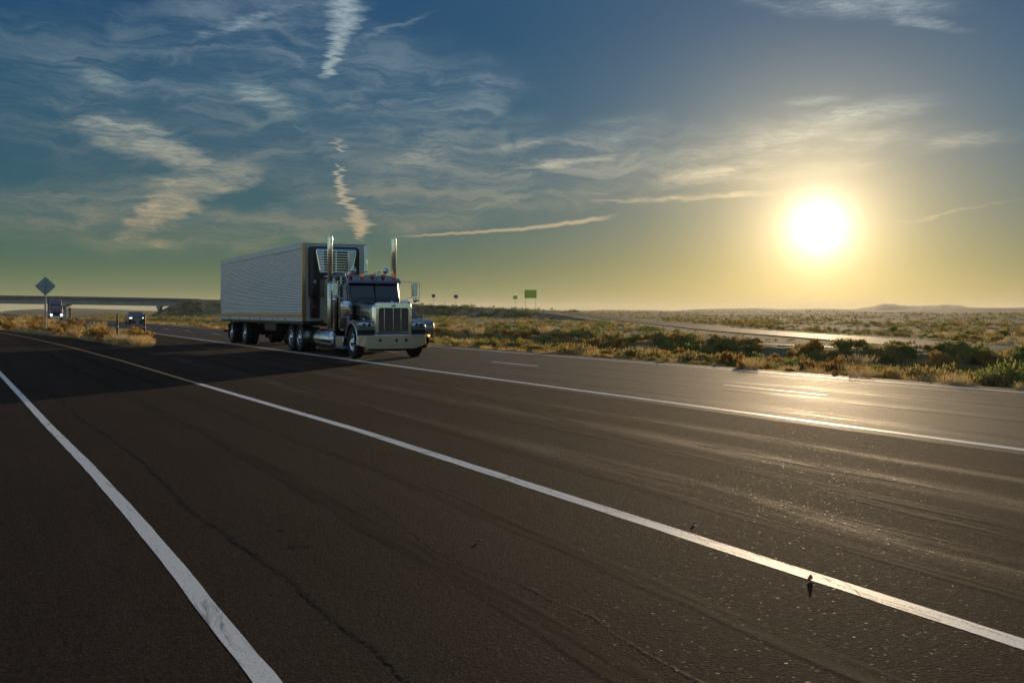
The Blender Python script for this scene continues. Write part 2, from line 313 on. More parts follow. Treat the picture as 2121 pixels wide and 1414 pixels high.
def leaf_mat(name, stops, transl=.62):
    m = bpy.data.materials.new(name); m.use_nodes = True; t = NT(m.node_tree); b = t.n['Principled BSDF']
    geo = t.node('ShaderNodeNewGeometry'); oi = t.node('ShaderNodeObjectInfo')
    tc = t.node('ShaderNodeTexCoord').outputs['Object']
    f = t.m('ADD', t.m('MULTIPLY', geo.outputs['Random Per Island'], .55), t.m('MULTIPLY', oi.outputs['Random'], .45))
    c = t.ramp(f, stops)
    t.l.new(c, b.inputs['Base Color']); b.inputs['Roughness'].default_value = .75; b.inputs['Specular IOR Level'].default_value = .15
    tr = t.node('ShaderNodeBsdfTranslucent', ins={'Color': c}); mx = t.node('ShaderNodeMixShader', ins={0: transl})
    t.l.new(b.outputs[0], mx.inputs[1]); t.l.new(tr.outputs[0], mx.inputs[2])
    t.l.new(mx.outputs[0], t.n['Material Output'].inputs[0]); return m
sage_leaf = leaf_mat('sage_leaf', [(0, (.14,.145,.05)), (.4, (.25,.225,.08)), (.7, (.40,.30,.11)), (1, (.55,.40,.17))])
green_leaf = leaf_mat('greasewood_leaf', [(0, (.12,.17,.045)), (.5, (.22,.25,.065)), (1, (.38,.34,.11))])
gold_leaf = leaf_mat('rabbitbrush_leaf', [(0, (.22,.13,.035)), (.5, (.42,.25,.07)), (.85, (.55,.33,.10)), (1, (.36,.30,.08))])
straw_leaf = leaf_mat('straw_blade', [(0, (.42,.29,.13)), (.5, (.60,.44,.21)), (1, (.72,.58,.33))])

# ------------------------------------------------------------------ tagging, mesh building
def tag(o, label=None, cat=None, group=None, kind=None):
    if label: o['label'] = label
    if cat: o['category'] = cat
    if group: o['group'] = group
    if kind: o['kind'] = kind
    return o
def empty(name, loc, rz=0.):
    o = bpy.data.objects.new(name, None); COL.objects.link(o); o.location = loc; o.rotation_euler = (0, 0, rz); o.empty_display_size = .3; return o
def smooth_mesh(me, ang=35):
    me.polygons.foreach_set('use_smooth', [True]*len(me.polygons)); me.set_sharp_from_angle(angle=R(ang))
class MB:
    def __init__(s): s.v = []; s.f = []
    def add(s, vs, fs):
        o = len(s.v); s.v += [tuple(v) for v in vs]; s.f += [tuple(i+o for i in f) for f in fs]; return s
    def box(s, x0, x1, y0, y1, z0, z1):
        return s.add([(x0,y0,z0),(x1,y0,z0),(x1,y1,z0),(x0,y1,z0),(x0,y0,z1),(x1,y0,z1),(x1,y1,z1),(x0,y1,z1)],
                     [(0,3,2,1),(4,5,6,7),(0,1,5,4),(1,2,6,5),(2,3,7,6),(3,0,4,7)])
    def loft(s, rings, cap=True):
        n = len(rings[0]); vs = [p for r in rings for p in r]; fs = []
        for k in range(len(rings)-1):
            for i in range(n):
                j = (i+1) % n; fs.append((k*n+i, k*n+j, (k+1)*n+j, (k+1)*n+i))
        if cap: fs.append(tuple(range(n-1, -1, -1))); fs.append(tuple((len(rings)-1)*n+i for i in range(n)))
        return s.add(vs, fs)
    def prism(s, poly, axis, a, b):
        def P(p, t): return {'x': (t, p[0], p[1]), 'y': (p[0], t, p[1]), 'z': (p[0], p[1], t)}[axis]
        return s.loft([[P(p, a) for p in poly], [P(p, b) for p in poly]])
    def tube(s, pts, r, n=10, cap=True):
        pts = [Vector(p) for p in pts]; rr = r if isinstance(r, (list, tuple)) else [r]*len(pts); rings = []
        d0 = (pts[1]-pts[0]).normalized(); up = Vector((0,0,1)) if abs(d0.z) < .9 else Vector((0,1,0)); u = d0.cross(up).normalized()
        for i, p in enumerate(pts):
            d = (pts[min(i+1, len(pts)-1)]-pts[max(i-1, 0)]).normalized(); u = (u-d*u.dot(d)).normalized(); w = d.cross(u)
            rings.append([p+u*math.cos(2*math.pi*k/n)*rr[i]+w*math.sin(2*math.pi*k/n)*rr[i] for k in range(n)])
        return s.loft(rings, cap)
    def lathe(s, prof, origin, axis, n=32, cap=True):
        # prof: (radius, offset along axis)
        ox, oy, oz = origin; rings = []
        for r, a in prof:
            ring = []
            for k in range(n):
                c, q = r*math.cos(2*math.pi*k/n), r*math.sin(2*math.pi*k/n)
                ring.append({'x': (ox+a, oy+c, oz+q), 'y': (ox+c, oy+a, oz+q), 'z': (ox+c, oy+q, oz+a)}[axis])
            rings.append(ring)
        return s.loft(rings, cap)
    def ellipsoid(s, c, r, n=20, m=12):
        rings = []
        for i in range(m+1):
            a = math.pi*(i+.02)/(m+.04)-math.pi/2; rings.append([(c[0]+r[0]*math.cos(a)*math.cos(2*math.pi*k/n), c[1]+r[1]*math.cos(a)*math.sin(2*math.pi*k/n), c[2]+r[2]*math.sin(a)) for k in range(n)])
        return s.loft(rings, True)
    def build(s, name, mat, parent=None, bevel=0., seg=2, smooth=True, sub=0, ang=35):
        me = bpy.data.meshes.new(name); me.from_pydata(s.v, [], s.f)
        bm = bmesh.new(); bm.from_mesh(me); bmesh.ops.recalc_face_normals(bm, faces=bm.faces); bm.to_mesh(me); bm.free()
        me.materials.append(mat)
        if smooth: smooth_mesh(me, ang)
        o = bpy.data.objects.new(name, me); COL.objects.link(o)
        if parent: o.parent = parent
        if bevel:
            md = o.modifiers.new('bevel', 'BEVEL'); md.width = bevel; md.segments = seg; md.limit_method = 'ANGLE'; md.angle_limit = R(30); md.harden_normals = False
        return o
def np_mesh(name, V, F, mat, smooth=False):
    """V (n,3), F (m,k) one face size"""
    me = bpy.data.meshes.new(name); n, k = F.shape
    me.vertices.add(len(V)); me.vertices.foreach_set('co', np.ascontiguousarray(V, dtype=np.float32).ravel())
    me.loops.add(n*k); me.loops.foreach_set('vertex_index', np.ascontiguousarray(F, dtype=np.int32).ravel())
    me.polygons.add(n); me.polygons.foreach_set('loop_start', np.arange(n, dtype=np.int32)*k)
    me.polygons.foreach_set('use_smooth', np.full(n, smooth)); me.update(calc_edges=True); me.materials.append(mat); return me
def copy_tree(o, parent=None):
    c = o.copy(); COL.objects.link(c); c.parent = parent
    for ch in list(o.children): copy_tree(ch, c)
    return c

# ------------------------------------------------------------------ lie of the land
def sstep(a, b, x): t = np.clip((x-a)/(b-a), 0, 1); return t*t*(3-2*t)
def road_z(y): return -0.95*sstep(200, 335, y)
RAMP = np.array([(31.0,-20,.0),(33.6,8,.0),(35.6,24,.0),(45.5,45.3,0.),(55.2,65.8,0.),(71.35,94.7,.02),(99.7,151,.25),(121.1,201.9,1.15),(133,240,1.9),(128,268,2.75),(113,286.5,3.7),(89.5,310,4.7),(60.9,336.1,5.45)])
def smooth_path(P, n):
    # Catmull-Rom
    out = []
    for i in range(len(P)-1):
        p0, p1, p2, p3 = P[max(i-1,0)], P[i], P[i+1], P[min(i+2,len(P)-1)]
        for k in range(n):
            t = k/n; out.append(.5*((2*p1)+(-p0+p2)*t+(2*p0-5*p1+4*p2-p3)*t*t+(-p0+3*p1-3*p2+p3)*t**3))
    out.append(P[-1]); return np.array(out)
RP = smooth_path(RAMP, 8)
LEFT_END = np.array([[-60.0, 369.3, 7.2], [-120, 386, 6.0], [-200, 408, 2.0]])
def path_bank(x, y, P, hw=5.2, slope=.5):
    best = np.full(x.shape, -99.)
    for i in range(len(P)-1):
        a, b = P[i], P[i+1]; d = b[:2]-a[:2]; L = (d**2).sum()
        t = np.clip(((x-a[0])*d[0]+(y-a[1])*d[1])/L, 0, 1)
        dist = np.hypot(x-a[0]-t*d[0], y-a[1]-t*d[1]); z = a[2]+t*(b[2]-a[2])-.05
        best = np.maximum(best, z-np.maximum(0, dist-hw)*slope)
    return best
def vnoise(x, y, sc, seed=0):
    x = x/sc; y = y/sc; xi = np.floor(x); yi = np.floor(y); fx = x-xi; fy = y-yi; fx = fx*fx*(3-2*fx); fy = fy*fy*(3-2*fy)
    def h(a, b):
        q = np.sin(a*127.1+b*311.7+seed*74.7)*43758.5453; return q-np.floor(q)
    return (h(xi,yi)*(1-fx)+h(xi+1,yi)*fx)*(1-fy)+(h(xi,yi+1)*(1-fx)+h(xi+1,yi+1)*fx)*fy
SKY_AZ = np.array([-180,-60,-20,0.4,2.1,3.8,5.7,8.5,14,31,32.9,37,38.3,41.3,42.8,44.9,48.3,51.9,54.9,65,90,180])
SKY_EL = np.array([.10,.2,.12,.04,.14,.17,.12,.02,.03,.03,.10,.05,.14,.16,.10,.16,.05,.17,.20,.2,.15,.1])
def height(x, y):
    r = np.hypot(x, y); az = np.degrees(np.arctan2(x, y))
    z = np.zeros(x.shape)
    z += (vnoise(x, y, 9, 1)-.5)*.30+(vnoise(x, y, 3, 2)-.5)*.12
    far = sstep(30, 300, r); z += far*((vnoise(x, y, 60, 3)-.55)*1.6)+sstep(150, 700, r)*(vnoise(x, y, 190, 4)-.6)*3.0
    z = z*1.0-0.15
    e = np.interp(az, SKY_AZ, SKY_EL); hh = CAMZ+np.tan(np.radians(e))*2600
    z = z+sstep(900, 2600, r)*(hh-.2+(vnoise(x, y, 400, 5)-.5)*1.6)*(1-.5*sstep(3000, 6000, r))-sstep(2700, 5000, r)*(hh*.4)
    # verge and median beside the road
    ytap = np.abs(x-14)
    flat = 1-sstep(6.5, 16, np.abs(x-13.6)); rz = road_z(y)
    z = z*(1-flat)+rz*flat + (1-flat)*rz*(1-sstep(25, 80, np.abs(x-20)))
    z = np.where((x > 18.2) & (x < 31), z-.55*np.sin(np.clip((x-18.2)/12.8, 0, 1)*math.pi)**.7*(1-sstep(180, 240, y))+.0, z)
    opp = 1-sstep(3.2, 6, np.abs(x-33.8)); z = z*(1-opp)+rz*opp
    b = np.maximum(path_bank(x, y, RP), path_bank(x, y, LEFT_END)); z = np.maximum(z, b)
    # the ramp the camera stands beside
    rr = ramp_right(y); inr = (1-sstep(0, 3.0, np.maximum(rr-7.5-x, 0)))*(1-sstep(0, 2.5, np.maximum(x-(rr+2.4), 0))); z = z*(1-inr)+rz*inr
    near = (y < 50) & (x > -4.5) & (x < 19); z = np.where(near, np.minimum(z, 0), z)
    pav = ((np.abs(x-14) < 4.6) | ((y < 47) & (x > -4) & (x < 18.6)) | ((x > rr-6.1) & (x < rr+2.3)) | ((x > 7.0) & (x < 12)) | (np.abs(x-33.8) < 2.1))
    z = np.where(pav, rz-.05-np.minimum(r*.0004, .15), z)
    return z
def ramp_right(y):
    return np.interp(y, [-60,0,6,12.4,21.4,33.6,45,52,65,83,100,130,170,230,300], [4.24,4.24,4.24,4.23,3.95,3.62,3.15,2.78,1.98,.62,-1.1,-5.4,-14,-34,-64])
def gore_left(y): return np.where(y < 45.5, 6.3, np.minimum(ramp_right(y)+2.1, 6.3-(y-45.5)*.12))
def gore_right(y): return 6.3+np.clip((y-45.5)/7, 0, 1)*.85

def strip(name, rows, mat, thick=0):
    """rows: list of (left point, right point)"""
    V = np.array([p for r in rows for p in r], dtype=float); n = len(rows)
    F = np.array([(2*i, 2*i+1, 2*i+3, 2*i+2) for i in range(n-1)])
    return V, F
def add_struct(name, V, F, mat, smooth=False):
    me = np_mesh(name, V, F, mat, smooth); o = bpy.data.objects.new(name, me); COL.objects.link(o); o['kind'] = 'structure'; return o

# ground: one sheet out past the hills
def build_ground():
    az = np.concatenate([np.arange(-180, -10, 4.), np.arange(-10, -1, .6), np.arange(-1, 57, .15), np.arange(57, 66, .6), np.arange(66, 180, 4.)])
    r = [0.6]
    while r[-1] < 9000: r.append(r[-1]+(min(max(r[-1]*.03, .15), 2.2) if r[-1] < 430 else r[-1]*.022))
    r = np.array(r); A, Rr = np.meshgrid(np.radians(az), r); X = np.sin(A)*Rr; Y = np.cos(A)*Rr; Z = height(X, Y)
    V = np.stack([X, Y, Z], -1).reshape(-1, 3); nr, na = X.shape
    i = np.arange(nr-1)[:, None]*na; j = np.arange(na)[None, :]; jn = (j+1) % na
    F = np.stack([i+j, i+jn, i+na+jn, i+na+j], -1).reshape(-1, 4)
    c = len(V); V = np.vstack([V, [[0, 0, -.06]]])
    me = np_mesh('ground', V, F, soil, True); o = bpy.data.objects.new('ground', me); COL.objects.link(o); o['kind'] = 'structure'
build_ground()
def ys(a, b, st): return np.arange(a, b+st*.5, st)
YS = np.concatenate([ys(-45, 60, 1.5), ys(63, 400, 4), ys(420, 1300, 30)])
def skirted(rows):
    V = []; n = len(rows)
    for a, b_ in rows:
        a = np.array(a, float); b_ = np.array(b_, float); d = (b_-a)/np.linalg.norm(b_-a); V += [a-d*.35-np.array([0, 0, .16]), a, b_, b_+d*.35-np.array([0, 0, .16])]
    F = [(4*i+k, 4*i+k+1, 4*i+k+5, 4*i+k+4) for i in range(n-1) for k in range(3)]; return np.array(V), np.array(F)
# travelled lanes
def ribbon(name, fl, fr, Y, mat, dz=0., ret=False):
    rows = [((float(fl(y)), y, float(road_z(y))+dz), (float(fr(y)), y, float(road_z(y))+dz)) for y in Y]
    V, F = skirted(rows); return add_struct(name, V, F, mat)
ribbon('highway', lambda y: 9.86, lambda y: 18.15, YS, asph_new)
ribbon('road_shoulder', lambda y: gore_right(y), lambda y: 9.857, YS, asph_old)
YR = np.concatenate([ys(-45, 60, 1.5), ys(63, 230, 4)])
ribbon('slip_road', lambda y: ramp_right(y)-6.0, lambda y: gore_left(y)-.001*(y < 45.5), YR, asph_old)
ribbon('opposite_carriageway', lambda y: 31.9, lambda y: 35.7, YS[YS < 330], asph_old)
# loop road climbing to the bridge
def side(P, i):
    d = P[min(i+1, len(P)-1)]-P[max(i-1, 0)]; L = math.hypot(d[0], d[1]); return np.array([d[1]/L, -d[0]/L, 0])
rows = []
for i in range(len(RP)):
    n_ = side(RP, i); z = RP[i]+np.array([0, 0, .012]); rows.append((z-n_*2.3, z+n_*2.3))
V, F = skirted(rows); add_struct('overpass_road', V, F, asph_new)

def line(name, f, w, y0, y1, mat, st=1.0, dz=.0012, jit=0.):
    Y = ys(y0, y1, st); rows = []
    for y in Y:
        x = float(f(y)); j = (random.random()-.5)*jit; j2 = (random.random()-.5)*jit
        rows.append(((x-w/2+j, y, float(road_z(y))+dz), (x+w/2+j2, y, float(road_z(y))+dz)))
    V, F = strip('', rows, None); return add_struct(name, V, F, mat)
line('edge_line', lambda y: 10.2, .165, -40, 330, white_line, 1., jit=.012)
line('edge_line', lambda y: 17.42, .17, -40, 330, white_line, 1., jit=.012)
k = 0
for y0 in np.arange(24.5-10.9*6, 320, 10.9): line('lane_dash', lambda y: 13.65-(.0), .12, y0, y0+2.9, white_line, .72, jit=.01)
line('edge_line', lambda y: ramp_right(y), .145, -20, 22.0, white_line, .25, jit=.010)
line('edge_line', lambda y: ramp_right(y), .11, 22.05, 160, yellow_line, .8, jit=.01)
def ramp_left(y): return np.interp(y, [-20,4.2,5.1,6.3,8.1,10.9,14.9,20.2,28.1,45,65,83,100,130], [1.04,1.02,1.0,.99,.95,.86,.69,.50,.20,-.45,-1.6,-3.0,-4.7,-9])
line('edge_line', ramp_left, .108, -20, 130, white_line, .25, jit=.006)
line('edge_line', lambda y: 32.5, .15, -20, 320, white_line, 2.)
# sealed cracks
def crack(name, pts, w, jit, st=.12, dz=.0024, wv=.5):
    pts = np.array(pts, float); seg = np.hypot(*np.diff(pts[:, :2], axis=0).T); cum = np.concatenate([[0], np.cumsum(seg)]); n = max(int(cum[-1]/st), 3)
    s_ = np.linspace(0, cum[-1], n); x = np.interp(s_, cum, pts[:, 0]); y = np.interp(s_, cum, pts[:, 1])
    def wob(k, a): return np.interp(np.arange(n), np.arange(0, n+k, k), (rng.random(len(np.arange(0, n+k, k)))-.5)*2*a)
    dx = np.gradient(x); dy = np.gradient(y); L = np.hypot(dx, dy); nx = dy/L; ny = -dx/L
    o = wob(7, jit)+wob(2, jit*.35); ww = w*(1-wv*rng.random(n))/2
    rows = [((x[i]+nx[i]*(o[i]-ww[i]), y[i]+ny[i]*(o[i]-ww[i]), dz), (x[i]+nx[i]*(o[i]+ww[i]), y[i]+ny[i]*(o[i]+ww[i]), dz)) for i in range(n)]
    V, F = strip('', rows, None); return add_struct(name, V, F, tar)
crack('pavement_crack', [(1.0,22),(1.13,16.9),(1.38,10.66),(1.44,7.5)], .045, .04)
crack('pavement_crack', [(1.44,7.5),(1.47,6.6),(1.54,5.3),(1.55,3.0),(1.5,-3)], .055, .02, .05, wv=.7)
crack('pavement_crack', [(9.80,4),(9.78,20),(9.8,60)], .030, .02, .2)
crack('pavement_crack', [(4.26,2.0),(4.28,3.3),(4.22,3.9),(4.31,4.6),(4.27,6.0),(4.23,8.0),(4.27,10.0),(4.2,12.5)], .007, .028, .03)
crack('pavement_crack', [(4.21,4.35),(4.30,4.15),(4.17,3.9),(4.2,3.4)], .006, .015, .03)
crack('pavement_crack', [(13.68,-5),(13.7,12.9)], .02, .012, .3)
crack('pavement_crack', [(13.7,16.5),(13.68,24.2)], .015, .012, .3)
crack('pavement_crack', [(7.3,3),(7.25,14),(7.1,30)], .020, .05, .2)
crack('pavement_crack', [(5.7,3),(5.6,9),(5.62,22)], .012, .04, .2)
for a, b in [((4.15,8.2),(4.32,8.25)), ((4.15,11.6),(4.31,11.52)), ((4.16,6.45),(4.36,6.40)), ((4.17,14.6),(4.3,14.7))]: crack('pavement_crack', [a, b], .02, .02, .04)
crack('pavement_crack', [(1.05,7.2),(2.3,7.6),(4.1,6.9)], .006, .05, .08)
# dark oil spots
def spot(cx, cy, rx, ry):
    n = 18; pts = [(cx+rx*math.cos(2*math.pi*i/n)*(.7+.5*random.random()), cy+ry*math.sin(2*math.pi*i/n)*(.7+.5*random.random())) for i in range(n)]
    V = np.array([(cx, cy, .0022)]+[(p[0], p[1], .0022) for p in pts]); F = np.array([(0, 1+i, 1+(i+1) % n) for i in range(n)]); add_struct('oil_stain', V, F, tar)
spot(1.82, 6.98, .03, .05); spot(1.78, 6.46, .05, .06); spot(1.84, 6.40, .03, .03)

# faint tyre marks and extra cracks
rubm = principled('tyre_mark', (.010,.008,.007), 0., .8, .1)
rt_ = NT(rubm.node_tree); rc_ = rt_.node('ShaderNodeTexCoord').outputs['Object']; rf_ = rt_.m('MULTIPLY', rt_.ramp(rt_.noise(rt_.mapping(rc_, sc=(14, .5, 1)), 1., 5, .7), [(.40, 0.), (.65, 1.)]), .55)
rm_ = rt_.node('ShaderNodeMixShader', ins={0: rf_}); rb_ = rt_.node('ShaderNodeBsdfTransparent'); rt_.l.new(rb_.outputs[0], rm_.inputs[1]); rt_.l.new(rt_.n['Principled BSDF'].outputs[0], rm_.inputs[2]); rt_.l.new(rm_.outputs[0], rt_.n['Material Output'].inputs[0])
def mark(pts, w, jit=.04):
    o = crack('tyre_mark', pts, w, jit, .4, .0034, .2); o.data.materials.clear(); o.data.materials.append(rubm)
mark([(4.9,2.5),(5.1,9),(5.6,20),(6.4,38)], .20); mark([(6.5,3),(6.6,12),(6.9,25),(7.6,45)], .22); mark([(2.4,2),(2.45,10),(2.2,22),(1.6,48)], .22); mark([(3.3,2),(3.35,10),(3.1,22),(2.5,45)], .2)
mark([(8.6,4),(8.4,14),(8.9,30),(9.3,60)], .16); mark([(5.9,2.6),(6.6,8),(7.8,16),(9.4,27),(10.8,38)], .14); mark([(11.1,4),(11.1,60)], .3); mark([(12.8,4),(12.8,60)], .3); mark([(14.7,4),(14.7,60)], .3); mark([(16.4,4),(16.4,60)], .3)
crack('pavement_crack', [(4.4,12.2),(6.1,12.8),(8.0,12.3),(9.8,12.9)], .016, .08, .08)
crack('pavement_crack', [(2.6,3.2),(2.7,4.4),(2.55,6.0),(2.8,8.3)], .012, .03, .05); crack('pavement_crack', [(1.1,12.5),(2.2,12.9),(4.1,12.3)], .018, .06, .08); crack('pavement_crack', [(-.5,5.2),(.3,5.5),(.95,5.4)], .010, .03, .04)
crack('pavement_crack', [(9.9,22),(12.5,22.6),(15,22.2),(18,22.8)], .02, .05, .1); crack('pavement_crack', [(9.9,11),(12.5,11.4),(15,11.1),(18,11.5)], .015, .05, .1)

# mountains far behind the plain
def mountains():
    az = np.arange(43.5, 70, .08); e = np.interp(az, [43.5,45.4,45.9,46.4,47.1,47.6,48.1,48.6,49.3,50.0,50.7,51.2,51.8,52.4,53.4,54.9,58,62,66,70], [0,0,.10,.16,.27,.34,.50,.45,.36,.38,.385,.44,.40,.27,.20,.27,.35,.2,.3,0.])
    e = e+(vnoise(az*10, az*0, 3, 9)-.5)*.035*(e > .05)
    rs = np.array([6600,6900,7200,7500,7800,8100.]); prof = [0,.45,.85,1.,.6,0]
    V = []
    for r, p in zip(rs, prof):
        for a, ee in zip(az, e):
            h_ = (CAMZ+math.tan(R(max(ee, 0)))*7300)*p*(1+.25*(float(vnoise(np.array(a*8), np.array(r/250.), 1.5, 3))-.5)*(p < .95)); V.append((math.sin(R(a))*r, math.cos(R(a))*r, h_-6))
    na = len(az); F = [(k*na+i, k*na+i+1, (k+1)*na+i+1, (k+1)*na+i) for k in range(len(rs)-1) for i in range(na-1)]
    add_struct('mountains', np.array(V), np.array(F), soil, True)
mountains()

# air
hb = MB().box(-9800, 9800, -9800, 9800, -12, 78)
hm = bpy.data.materials.new('haze_air'); hm.use_nodes = True; ht = NT(hm.node_tree); ht.n.clear()
pv = ht.node('ShaderNodeVolumePrincipled', ins={'Color': (.93,.91,.86,1), 'Density': .00008, 'Anisotropy': .26}); ho = ht.node('ShaderNodeOutputMaterial'); ht.l.new(pv.outputs[0], ho.inputs['Volume'])
hz = hb.build('haze', hm, smooth=False); hz['kind'] = 'stuff'; hz['label'] = 'thin warm haze hanging over the desert plain'

# ------------------------------------------------------------------ bridge over the highway
def hz1(x, y): return float(height(np.array([float(x)]), np.array([float(y)]))[0])
BA = Vector((-60.0, 369.4)); BB = Vector((60.9, 336.1)); BD = (BB-BA).normalized(); BN = Vector((BD.y, -BD.x))   # BN points towards the camera side
BLEN = (BB-BA).length; BRZ = math.atan2(BD.y, BD.x)
br = empty('road_bridge', (BA.x, BA.y, 0), BRZ)
tag(br, 'long flat concrete highway overpass crossing the road on two column piers', 'bridge')
def dz(s): return 6.15+1.0*(1-s/BLEN)-.55*(s/BLEN)**3          # top of barrier along the bridge
def sweep(y0, y1, a, b, s0=0., s1=BLEN, n=24):
    m = MB(); rings = []
    for i in range(n+1):
        s_ = s0+(s1-s0)*i/n; z = dz(s_); rings.append([(s_, y0, z+a), (s_, y1, z+a), (s_, y1, z+b), (s_, y0, z+b)])
    return m.loft(rings)
sweep(-4.6, 4.6, -1.15, -.90).build('deck', concrete, br)
sweep(-5.1, -4.603, -1.0, 0).build('barrier', concrete_dark, br); sweep(4.603, 5.1, -1.0, 0).build('barrier', concrete_dark, br)
for y in (-4.3, -1.5, 1.5, 4.3): sweep(y-.35, y+.35, -2.55, -1.153).build('girder', concrete, br)
for sx_ in (26.5, 54.5, 84.8, 112.9):
    z = dz(sx_)-2.555; mp = MB().box(sx_-.6, sx_+.6, -4.7, 4.7, z-1.0, z); cp = mp.build('pier_cap', concrete, br, bevel=.05)
    for y in (-3.2, 3.2): MB().lathe([(.42, -1.6), (.42, z-1.003)], (sx_, y, 0), 'z', 16).build('column', concrete, br)
for s_ in (.8, BLEN-.8): MB().box(s_-.8, s_+.8, -5.1, 5.1, dz(s_)-4.2, dz(s_)-2.56).build('abutment', concrete, br)

# ------------------------------------------------------------------ signs
def post_box(m, x, z0, z1, w=.09): m.box(x-w/2, x+w/2, .02, .02+w, z0, z1)
def roadsign(name, label, cat, x, y, w, zb, zt, posts, face_mat, group=None, rz=None):
    b = hz1(x, y); o = empty(name, (x, y, b-.05), rz if rz is not None else -math.atan2(x, y)); tag(o, label, cat, group)
    MB().box(-w/2, w/2, -.03, 0, zb-b, zt-b).build('sign_panel', face_mat, o)
    for px_ in posts: m = MB(); post_box(m, px_, 0, zt-b-.1 if False else zb-b+.3); m.build('post', galv, o)
    return o
g1 = roadsign('guide_sign', 'large green rectangular highway guide sign on two thin posts', 'road sign', 141.75, 258.8, 3.6, 5.55, 7.98, (-1.45, 1.45), green_sign)
roadsign('guide_sign', 'small green sign on one post just left of the large green sign', 'road sign', 135.4, 256.5, 1.15, 5.2, 6.15, (0,), green_sign)
roadsign('service_sign', 'small square blue sign on a single post on the embankment', 'road sign', 124.2, 273.6, 1.25, 5.6, 6.6, (0,), blue_sign)
roadsign('route_sign', 'small dark square sign on a thin post on the grassy embankment right of the truck', 'road sign', 120.6, 282.3, 1.05, 5.9, 6.85, (0,), brown_sign)
roadsign('route_sign', 'faint low pale sign just past the front of the black truck', 'road sign', 116.4, 284.5, .9, 4.6, 5.3, (0,), sign_back)
def delineator(x, y, h, label, r=.045):
    b = hz1(x, y); o = empty('marker_post', (x, y, b-.05)); tag(o, label, 'post', 'marker posts along the embankment road')
    MB().box(-r, r, -.02, .02, 0, h).build('post', galv, o); MB().box(-r*1.4, r*1.4, -.035, -.021, h-.28, h-.02).build('reflector', white_sign, o)
delineator(123.8, 281.1, 1.5, 'slim marker post between the dark sign and the blue sign'); delineator(127.5, 270, 1.5, 'slim marker post right of the blue sign')
delineator(137, 262, 1.5, 'slim marker post left of the small green sign'); delineator(140.5, 236, 1.6, 'slim marker post right of the large green sign')

# yellow diamond seen from behind
b = hz1(3.4, 77.1)
ds = empty('warning_sign', (3.41, 77.12, b-.05), -math.atan2(3.41, 77.12)-R(4)); tag(ds, 'grey back of a diamond shaped warning sign on a tall thin post', 'road sign')
m = MB(); q = .68; zc = 3.37-b; ring = [(0, -q), (q, 0), (0, q), (-q, 0)]
# rounded corners
pp = []
for i in range(4):
    a = Vector(ring[i]); p0 = Vector(ring[i-1]); p1 = Vector(ring[(i+1) % 4]); d0 = (p0-a).normalized(); d1 = (p1-a).normalized()
    pp += [a+d0*.07, a+d0*.02+d1*.02, a+d1*.07]
m.prism([(p.x, p.y+zc) for p in pp], 'y', 0.02, .035); m.build('sign_panel', sign_back, ds)
MB().box(-.55, .55, -.022, .018, zc-.02, zc+.02).build('brace', galv, ds); MB().box(-.05, .05, -.03, .017, zc+.18, zc+.34).build('clamp', post_dark, ds)
MB().box(-.05, .05, -.085, -.024, 0, zc+.45).build('post', galv, ds)

# two dark posts at the point of the dirt island
for (x, y, h_, lab) in ((5.87, 55.69, 1.42, 'dark bare wooden post in golden brush, left of two'), (6.9, 53.29, 1.40, 'dark bare wooden post at the tip of the brush strip, right of two')):
    b = hz1(x, y); o = empty('wooden_post', (x, y, b-.05)); tag(o, lab, 'post', 'bare posts at the tip of the brush strip')
    MB().loft([[(r*math.cos(a*.785), r*math.sin(a*.785), z) for a in range(8)] for r, z in ((.055, 0), (.052, .8), (.048, h_+.03), (.030, h_+.06))]).build('shaft', post_dark, o)
    MB().lathe([(.060, h_*.55), (.060, h_*.55+.05)], (0, 0, 0), 'z', 10).build('wire_band', galv, o)

# ------------------------------------------------------------------ small things lying on the road
o = MB(); o.loft([[(-.022,-.008,0),(.020,-.010,0),(.024,.010,0),(-.02,.012,0)], [(-.016,-.006,.022),(.012,-.008,.030),(.018,.008,.036),(-.012,.008,.024)], [(-.004,-.003,.034),(.006,-.003,.048),(.009,.004,.050),(-.002,.004,.040)]])
ob = o.build('plastic_shard', debris_mat, bevel=.001); ob.scale = (1.1, 1.0, .5); ob.location = (4.17, 4.27, .006); ob.rotation_euler = (0, 0, .5); tag(ob, 'small red plastic shard standing on the edge of the white line', 'debris')
def pebble(x, y, r, lab, seed):
    rn = random.Random(seed); m = MB().ellipsoid((0, 0, r*.45), (r, r*.75, r*.5), 12, 8); m.v = [(v[0]*(1+.25*rn.uniform(-1,1)), v[1]*(1+.2*rn.uniform(-1,1)), v[2]) for v in m.v]
    ob = m.build('pebble', stone_mat); ob.location = (x, y, .004); tag(ob, lab, 'stone', 'loose stones on the asphalt')
pebble(4.52, 5.78, .013, 'brown pebble lying just beyond the white line at right centre', 1)
pebble(7.0, 4.6, .014, 'small pebble alone on dark asphalt between the two white lines', 2)
pebble(2.9, 6.0, .012, 'tiny pebble on the ramp lane below the centre line', 3)

